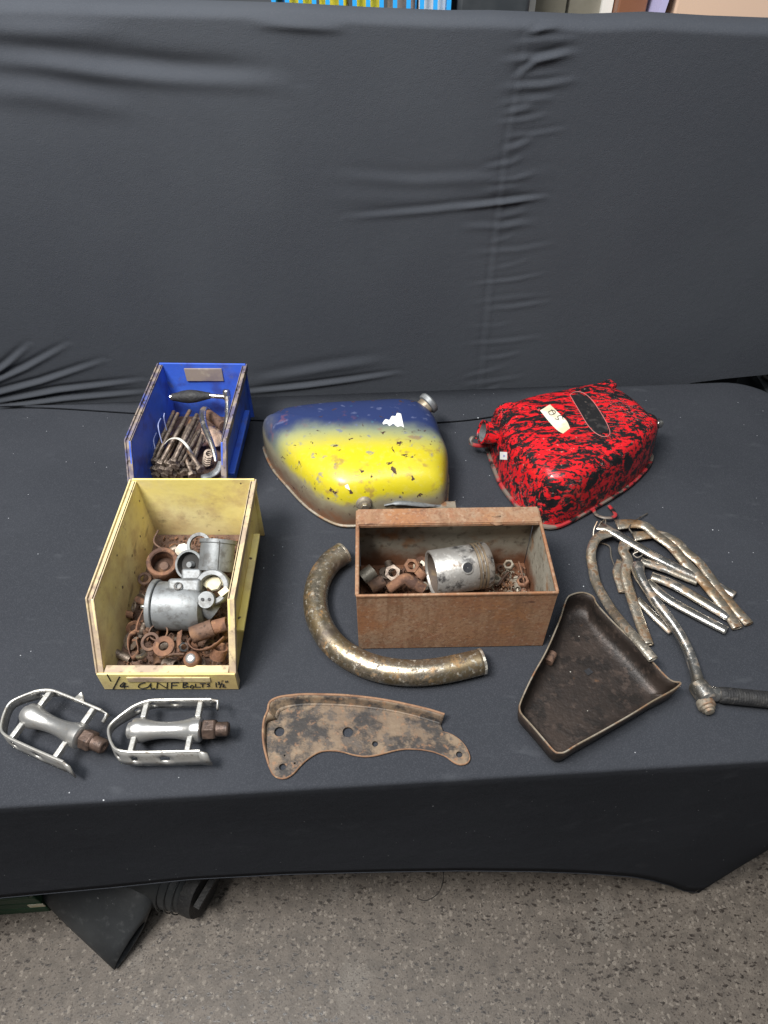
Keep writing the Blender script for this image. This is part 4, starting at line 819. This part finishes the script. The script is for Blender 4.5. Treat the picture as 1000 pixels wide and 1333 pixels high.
# ================================================================== triangular side cover
C = lambda x, y, z: at(650 + x / 4, 750 + y / 4, z)
hr = .036
rim = [(352, 118), (390, 92), (440, 86), (488, 106), (508, 145), (560, 205), (620, 266), (720, 362), (810, 460), (868, 522), (905, 548), (945, 556), (905, 592), (800, 650), (700, 712), (600, 770), (500, 826), (400, 880), (345, 914), (315, 920), (285, 910), (230, 848), (170, 778), (118, 720), (106, 690), (112, 655), (150, 568), (190, 490), (230, 420), (262, 355), (290, 290), (320, 215)]
rv = closed_spline([C(x, y, hr) for x, y in rim], 128)
c = sum(rv, Vector()) / len(rv)
def inn(p, d, z):
    v = Vector((p.x - c.x, p.y - c.y, 0)); l = v.length; return Vector((c.x, c.y, TT + z)) + v * max((l - d) / l, .02)
t = thing('side_cover', 'dark rusty triangular pressed steel cover lying open side up', 'cover', (c.x, c.y, TT))
g = G(); g.loft([[inn(p, 0, hr) for p in rv], [inn(p, .0012, hr * .6) for p in rv], [inn(p, .003, hr * .3) for p in rv], [inn(p, .0065, .006) for p in rv], [inn(p, .012, .0028) for p in rv], [inn(p, .022, .0018) for p in rv], [Vector((c.x + (p.x - c.x) * .3, c.y + (p.y - c.y) * .3, TT + .0018)) for p in rv]], False, True)
make('pressing', g, M['cover'], t, solid=.0013, soff=1)
g = G(); g.tube(rv + [rv[0]], .0011, 6, caps=False); make('rim_edge', g, M['bare'], t)
g = G(); p = C(268, 425, .014); g.lathe([(.006, -.008), (.006, .008)], frame(p, (.5, .8, .1)), 16); make('clip', g, M['rust_brown'], t)
g = G(); q = [C(440, 492, .0034), C(468, 478, .0034), C(490, 500, .0034), C(462, 518, .0034)]; g.add(q, [(0, 1, 2, 3)]); make('square_hole', g, M['ink'], t)
g = G(); p = C(845, 520, .016); g.lathe([(.004, 0), (.004, .002)], frame(p, (-.6, .2, .7)), 12); make('rivet', g, M['bare'], t)

# ================================================================== bundle of stays
GT = 'stays in the wired bundle'
def stay(label, pts, r, mm, flat=.75, endflat=True, name='tube_stay'):
    P = spline([z6(*p) for p in pts], 14 * (len(pts) - 1)); n_p = len(P)
    fl = []; rr_ = []
    for i in range(n_p):
        q = min(i, 0 if False else i) / (n_p - 1); e = max(0, 1 - q / .14) if endflat else 0
        fl.append(flat * .68 * (1 - .62 * e)); rr_.append(r * 1.36 * (1 + .25 * e))
    g = G(); g.tube(P, rr_, 14, flat=fl, caps=False)
    o = make(name, g, M[mm], origin=P[0], solid=.001); return tag(o, label, 'stay')
stay('dull brass coloured stay bowed outward and resting on the triangular cover', [(205, 165, .022), (150, 188, .02), (122, 230, .018), (113, 285, .014), (122, 340, .011), (140, 420, .012), (205, 535, .02), (270, 620, .033), (345, 705, .042), (425, 802, .045)], .0052, 'brassy')
stay('short dull stay with flattened kinked top beside the kick lever', [(292, 215, .02), (275, 255, .02), (298, 305, .018), (285, 370, .014), (310, 470, .01), (350, 590, .008), (400, 728, .008)], .0058, 'brassy', .7)
stay('straight bright stay reaching across the top of the bundle', [(150, 130, .02), (215, 160, .021), (320, 222, .022), (430, 285, .02), (560, 350, .015), (648, 388, .012)], .0056, 'chrome', .8)
stay('long kinked stay with broad rusty flattened end', [(240, 126, .016), (320, 122, .017), (385, 134, .018), (440, 180, .018), (515, 235, .017), (590, 322, .015), (665, 400, .013), (740, 490, .01), (800, 572, .008), (848, 645, .007)], .0062, 'brassy', .65)
stay('long kinked stay with a split end lying outermost in bundle', [(325, 185, .01), (400, 178, .012), (470, 178, .013), (545, 215, .013), (590, 262, .012), (660, 322, .01), (740, 430, .008), (820, 530, .007), (905, 625, .0065)], .0056, 'brassy', .65)
stay('short chrome tube in the middle of the bundle', [(365, 310, .014), (480, 345, .012), (560, 378, .01), (645, 412, .008)], .0058, 'chrome', .85, False)
stay('chrome tube under the split end stay', [(415, 385, .012), (520, 425, .011), (660, 505, .008), (805, 592, .0065)], .006, 'chrome', .85, False)
stay('chrome tube pointed at its end beside the kick lever', [(395, 412, .01), (500, 500, .009), (640, 580, .007), (792, 658, .006)], .0055, 'chrome', .85, False)
stay('thin chrome tube lying under the kick lever', [(345, 500, .0065), (430, 585, .0065), (516, 666, .006)], .0045, 'chrome', .85, False)
stay('chrome tube end poking out beneath the kinked stays', [(660, 392, .0065), (740, 430, .0062), (832, 482, .006)], .005, 'chrome', 1, False)
stay('small flattened offcut at the wired end of the bundle', [(270, 310, .012), (245, 360, .009), (262, 425, .007), (275, 465, .006)], .005, 'brassy', .5)
# kick lever with rubber
t = thing('kick_lever', 'curved chrome kick lever with long black ribbed rubber at its knuckle', 'kick lever', z6(540, 650, 0))
P = spline([z6(*p) for p in ((345, 330, .02), (352, 370, .021), (375, 420, .021), (450, 530, .02), (540, 650, .018), (598, 755, .016), (632, 850, .015), (652, 925, .015))], 56)
g = G(); g.tube(P, [float(np.interp(i / 56, [0, .06, .14, .3, .8, 1], [.0095, .0098, .0085, .0072, .0072, .0078])) for i in range(57)], 18); make('arm', g, M['chrome'], t)
g = G(); k = z6(672, 965, .015); g.lathe([(.0095, -.014), (.0125, -.011), (.013, .0), (.0125, .011), (.0095, .014)], frame(k, (.25, -.95, .1)), 22); make('knuckle', g, M['chrome'], t)
g = G(); k2 = z6(690, 1030, .013); fm = frame(k2, (.12, -.99, .05)); g.lathe([(.0105, -.006), (.0112, -.003), (.0112, .003), (.0085, .004), (.0085, .007), (.006, .0075), (.006, .0105), (.0005, .011)], fm, 20); make('pivot_bolt', g, M['bare'], t)
g = G(); g.lathe([(.0085, -.004), (.0095, .0), (.0095, .008), (.008, .012)], frame(z6(708, 974, .015), (1, -.02, 0)), 18); make('socket', g, M['chrome'], t)
a, b = z6(748, 978, .0145), z6(1130, 1016, .0145); L = (b - a).length; pr = [(.006, 0), (.0098, .002)]
nn = 26
for q in range(nn): z = .006 + (L - .01) * q / nn; pr += [(.0106, z), (.0106, z + (L - .01) / nn * .7), (.0099, z + (L - .01) / nn * .75), (.0099, z + (L - .01) / nn * .95)]
pr += [(.009, L)]
g = G(); g.lathe(pr, frame(a, b - a), 20); make('ribbed_rubber', g, M['rubber'], t)
# binding wire
t = thing('binding_wire', 'thin wire twisted round the flattened ends of the stays', 'wire', z6(150, 200, 0))
for pts in ([(145, 110, .024), (128, 150, .015), (124, 195, .006)], [(150, 215, .004), (205, 235, .005), (215, 290, .004), (240, 355, .004)], [(320, 170, .02), (305, 138, .022), (345, 100, .01), (395, 70, .004)], [(330, 262, .018), (352, 250, .02), (372, 275, .018), (345, 292, .016), (325, 275, .016), (350, 262, .02)], [(265, 300, .01), (245, 330, .009), (250, 375, .008), (270, 400, .008)], [(160, 120, .025), (185, 100, .022), (180, 140, .02), (150, 140, .02), (165, 110, .026)]):
    P = spline([z6(*p) for p in pts], 24); g = G(); g.tube(P, .0011, 6); make('strand', g, M['wire'], t)

# ================================================================== pedals
def pedal(name, label, loc, yaw, tilt, roll, dust):
    t = thing(name, label, 'pedal', loc)
    o = Vector(loc); RM = Matrix.Rotation(yaw, 3, 'Z') @ Matrix.Rotation(tilt, 3, 'X') @ Matrix.Rotation(roll, 3, 'Y')
    def Q(x, y, z): return o + RM @ Vector((x, y, z))
    ax = RM @ Vector((1, 0, 0)); zc = .026
    g = G(); fm = frame(Q(-.048, 0, zc), ax); g.lathe([(.0005, -.0), (.006, .0005), (.010, .003), (.0108, .007), (.0112, .0085)], fm, 28, False); make('dust_cap', g, M['alu_polished'], t)
    g = G(); pr = [(.0112, .007), (.0142, .0085), (.0148, .011), (.0148, .017), (.0138, .021)]
    for k in range(1, 12): q = k / 12; pr.append((.0098 + (.0138 - .0098) * abs(2 * q - 1) ** 2.2, .021 + .056 * q))
    pr += [(.0138, .077), (.0148, .08), (.0148, .089), (.0128, .0905)]
    g.lathe(pr, fm, 36); make('barrel', g, M['alu_polished'], t)
    g = G(); fm2 = frame(Q(.044, 0, zc), ax); g.loft([[fm2 @ p for p in hexpts(.0105, 0)], [fm2 @ p for p in hexpts(.0125, .0015)], [fm2 @ p for p in hexpts(.0125, .014)], [fm2 @ p for p in hexpts(.0105, .016)]]); make('spindle_nut', g, M['nut_brown'], t, bevel=.0006)
    pr = [(.0088, .014)]
    for k in range(9): pr += [(.0088, .016 + k * .0016), (.0079, .0168 + k * .0016)]
    pr += [(.0075, .031), (.003, .031), (.0025, .029)]
    g = G(); g.lathe(pr, fm2, 22); make('threaded_spindle', g, M['nut_brown'], t, sharp=False)
    # cage : a strip on edge, bent round the outer end
    hh = .0118
    path = [(.050, .043), (.02, .0435), (-.008, .0435), (-.026, .0425), (-.040, .0355), (-.054, .0225), (-.064, .0105), (-.0675, .001), (-.0655, -.010), (-.059, -.025), (-.050, -.0375), (-.036, -.0425), (-.012, -.0435), (.02, -.0435), (.048, -.043)]
    P = spline([(x, y * .79, 0) for x, y in path], 78)
    lobe = lambda p: 1 - .35 * max(0, (-p.x - .045) / .02)
    ra, rb = [Q(p.x, p.y, zc + hh * lobe(p)) for p in P], [Q(p.x * 1.01, p.y * 1.11, zc - hh * lobe(p)) for p in P]
    g = G(); cut = set(k for x in (8, 15, 22, 55, 62, 69) for k in (x, x + 1))
    rows = [[a.lerp(b, s) for a, b in zip(ra, rb)] for s in (0, .34, .68, 1)]; npt = len(ra); vs = [p for r_ in rows for p in r_]; fs = []
    for j in range(3):
        for i in range(npt - 1):
            if j == 1 and i in cut: continue                       # punched windows
            fs.append((j * npt + i, j * npt + i + 1, (j + 1) * npt + i + 1, (j + 1) * npt + i))
    g.add(vs, fs); make('cage', g, M['alu_cage'], t, solid=.0022, soff=0)
    g = G(); g.tube(ra, .0016, 8); make('cage_top_edge', g, M['alu_cage'], t)
    for x in (-.032, .034):
        for s in (-1, 1):
            g = G(); g.box(Q(x + s * .0022, s * .0235, zc + .0045), (.0062, .021, .0085), RM); make('cross_bar', g, M['alu_cage'], t, bevel=.0008)
    g = G(); g.loft([[Q(.048, .0342, zc + hh), Q(.058, .033, zc + hh * .9), Q(.0585, .023, zc + hh * .8)], [Q(.048, .0355, zc - hh * .2), Q(.058, .0335, zc + hh * .3), Q(.0585, .023, zc + hh * .3)]], False, False, closed=False); make('hooked_tab', g, M['alu_cage'], t, solid=.002, soff=0)
    g = G(); g.loft([[Q(.046, -.0341, zc + hh), Q(.056, -.0355, zc + hh * .7)], [Q(.046, -.0378, zc - hh), Q(.060, -.040, zc - hh * .9)]], False, False, closed=False); make('flared_tab', g, M['alu_cage'], t, solid=.002, soff=0)
    return t, Q, zc, hh
p1 = pedal('bicycle_pedal', 'scuffed alloy bicycle pedal lying level below the bin writing', (-.262, .3885, TT + .002), R(1), R(-3), 0, 1)
p2 = pedal('bicycle_pedal', 'scuffed alloy bicycle pedal with pointed toe tab lying askew', (-.398, .397, TT + .002), R(-22), R(4), R(-2), 2)
t, Q, zc, hh = p2
g = G(); g.add([Q(.004, .0345, zc + hh * .6), Q(.024, .0345, zc + hh * .6), Q(.021, .041, zc + hh + .014)], [(0, 1, 2)]); make('toe_tab', g, M['alu_cage'], t, solid=.002, soff=0)

# ================================================================== under the table
t = thing('rubber_boot', 'black rubber boot lying folded under the table edge', 'boot', (-.5, .42, 0))
fl = lambda u, v, z: at(u, v, z - TT)
def ring_b(c, a, b, n=28, sq=1.):
    return [c + a * math.cos(2 * math.pi * k / n) + b * math.sin(2 * math.pi * k / n) for k in range(n)]
# shaft, squashed flat, open towards the room
q0a, q0b = fl(150, 1263, .012), fl(189, 1200, .075); q1a, q1b = fl(100, 1215, .02), fl(205, 1165, .10); q2a, q2b = fl(52, 1168, .02), fl(195, 1130, .12); q3a, q3b = fl(40, 1130, .02), fl(200, 1090, .125)
rings = []
for a, b, th in ((q0a, q0b, .016), (q0a.lerp(q1a, .5), q0b.lerp(q1b, .5), .024), (q1a, q1b, .032), (q2a, q2b, .042), (q3a, q3b, .05)):
    cc = (a + b) / 2; ax_ = (b - a) / 2; axn = ax_.normalized(); dr = (q0a + q0b - q2a - q2b).normalized(); nb_ = axn.cross(dr).normalized()
    if nb_.z < 0: nb_ = -nb_
    rings.append(ring_b(cc + Vector((0, 0, th * .15)), ax_, nb_ * th))
g = G(); g.loft(rings, False, True); make('shaft', g, M['boot'], t, sub=1, solid=.0025, soff=-1)
# foot and heel
hc = fl(240, 1160, .06)
rings = []
for (u, v, z, rx, rz) in ((150, 1125, .09, .05, .06), (190, 1135, .085, .055, .068), (222, 1148, .075, .05, .068), (246, 1156, .07, .046, .062), (256, 1159, .068, .043, .056)):
    cc = fl(u, v, z); rings.append(ring_b(cc, Vector((.35, .75, 0)).normalized() * rx, Vector((0, 0, rz))))
g = G(); g.loft(rings, True, True); make('heel_upper', g, M['boot'], t, sub=1)
g = G(); rings = []
for (u, v, k) in ((252, 1157, 1.0), (262, 1160, 1.04), (267, 1162, 1.0)):
    cc = fl(u, v, .067); rings.append(ring_b(cc, Vector((.35, .75, 0)).normalized() * .048 * k, Vector((0, 0, .06 * k))))
g.loft(rings); make('heel_sole', g, M['rubber'], t)
for k in range(5):
    g = G(); cc = fl(268, 1161.5, .03 + k * .02); g.box(cc, (.012, .06, .009), Matrix.Rotation(R(-25), 3, 'Z')); make('sole_cleat', g, M['rubber'], t)
for k in range(3):
    u = 226 + k * 9; cc = fl(u, 1150 + k * 3, .074); g = G(); rg = ring_b(cc, Vector((.35, .75, 0)).normalized() * (.0515 - k * .0015), Vector((0, 0, .0675 - k * .0025))); g.tube(rg + [rg[0]], .0013, 6, caps=False); make('heel_rib', g, M['boot'], t)
t = thing('green_box', 'dark green wooden box with a small cream label under the table', 'box', (-.86, .55, 0))
fa, fb = fl(-260, 1212, .0), fl(66, 1188, .0); dv = (fb - fa); dv.z = 0; dn = dv.normalized(); nb2 = Vector((-dn.y, dn.x, 0)); L = dv.length; ang = math.atan2(dn.y, dn.x); RG = Matrix.Rotation(ang, 3, 'Z')
for k in range(4):
    g = G(); g.box(fa + dn * L / 2 + nb2 * .012 + Vector((0, 0, .0155 + k * .031)), (L, .02, .029), RG); make('plank', g, M['green'], t, bevel=.002)
for s in (0, 1):
    g = G(); g.box(fa + dn * (L * s + (.011 if s == 0 else -.011)) + nb2 * .16 + Vector((0, 0, .062)), (.018, .27, .12), RG); make('end_board', g, M['green'], t, bevel=.002)
g = G(); g.box(fa + dn * L / 2 + nb2 * .305 + Vector((0, 0, .062)), (L, .02, .122), RG); make('rear_board', g, M['green'], t, bevel=.002)
g = G(); g.box(fa + dn * L / 2 + nb2 * .155 + Vector((0, 0, .128)), (L + .01, .325, .008), RG); make('lid', g, M['green'], t, bevel=.002)
s0 = fl(47, 1178, .05) - fa; sx = s0.dot(dn); g = G(); g.box(fa + dn * sx + nb2 * .0013 + Vector((0, 0, .047)), (.03, .0012, .016), RG); make('paper_label', g, M['paper'], t)
o = tubes('loose_thread', 'loose dark thread on the floor below the cloth hem', 'thread', [fl(577, 1128, .0015), fl(577, 1145, .0015), fl(571, 1162, .0015), fl(556, 1172, .0015), fl(543, 1170, .0015)], .0009, 'dark', 6)
o = tubes('floor_cable', 'thin dark cable running along the floor beyond the table foot', 'cable', [fl(962, 1098, .003), fl(985, 1099, .003), fl(1010, 1094, .003), fl(1060, 1088, .003)], .0028, 'dark', 8)

PAIRS = {'pad_outline': 'black_pad', 'tape_number': 'masking_tape', 'sticker_mark': 'price_sticker', 'drain_plug': 'drain_boss', 'filler_cap': 'filler_neck', 'neck_lining': 'filler_neck', 'cover_screw': 'cover_plate',
         'pin_hole': 'pin_boss', 'lug_hole': 'lug', 'jet_hole': 'jet_boss', 'bell_rim': 'bell_mouth', 'jet': 'bell_mouth', 'handwriting': 'front_wall', 'label_slot': 'front_wall', 'label_card': 'back_wall', 'flange_edge': 'flange',
         'side_flange_edge': 'side_flange', 'cage_top_edge': 'cage', 'hooked_tab': 'cage', 'flared_tab': 'cage', 'toe_tab': 'cage', 'end_cap': 'rubber_grip', 'back_lip_fold': 'back_lip', 'torn_flake': 'back_lip', 'sole_cleat': 'heel_sole', 'heel_rib': 'heel_upper', 'rim_edge': 'pressing', 'worn_centre': 'dome'}
base = lambda o: o.name.split('.')[0]
for o in [o for o in bpy.data.objects if o.parent is not None and base(o) in PAIRS]:   # pieces of a part hang below that part
    for s_ in list(o.parent.children):
        if base(s_) == PAIRS[base(o)] and s_ is not o: o.parent = s_; break
for o in bpy.data.objects:
    for k in ('_o', '_W'):
        if k in o: del o[k]
S.cycles.samples = 128
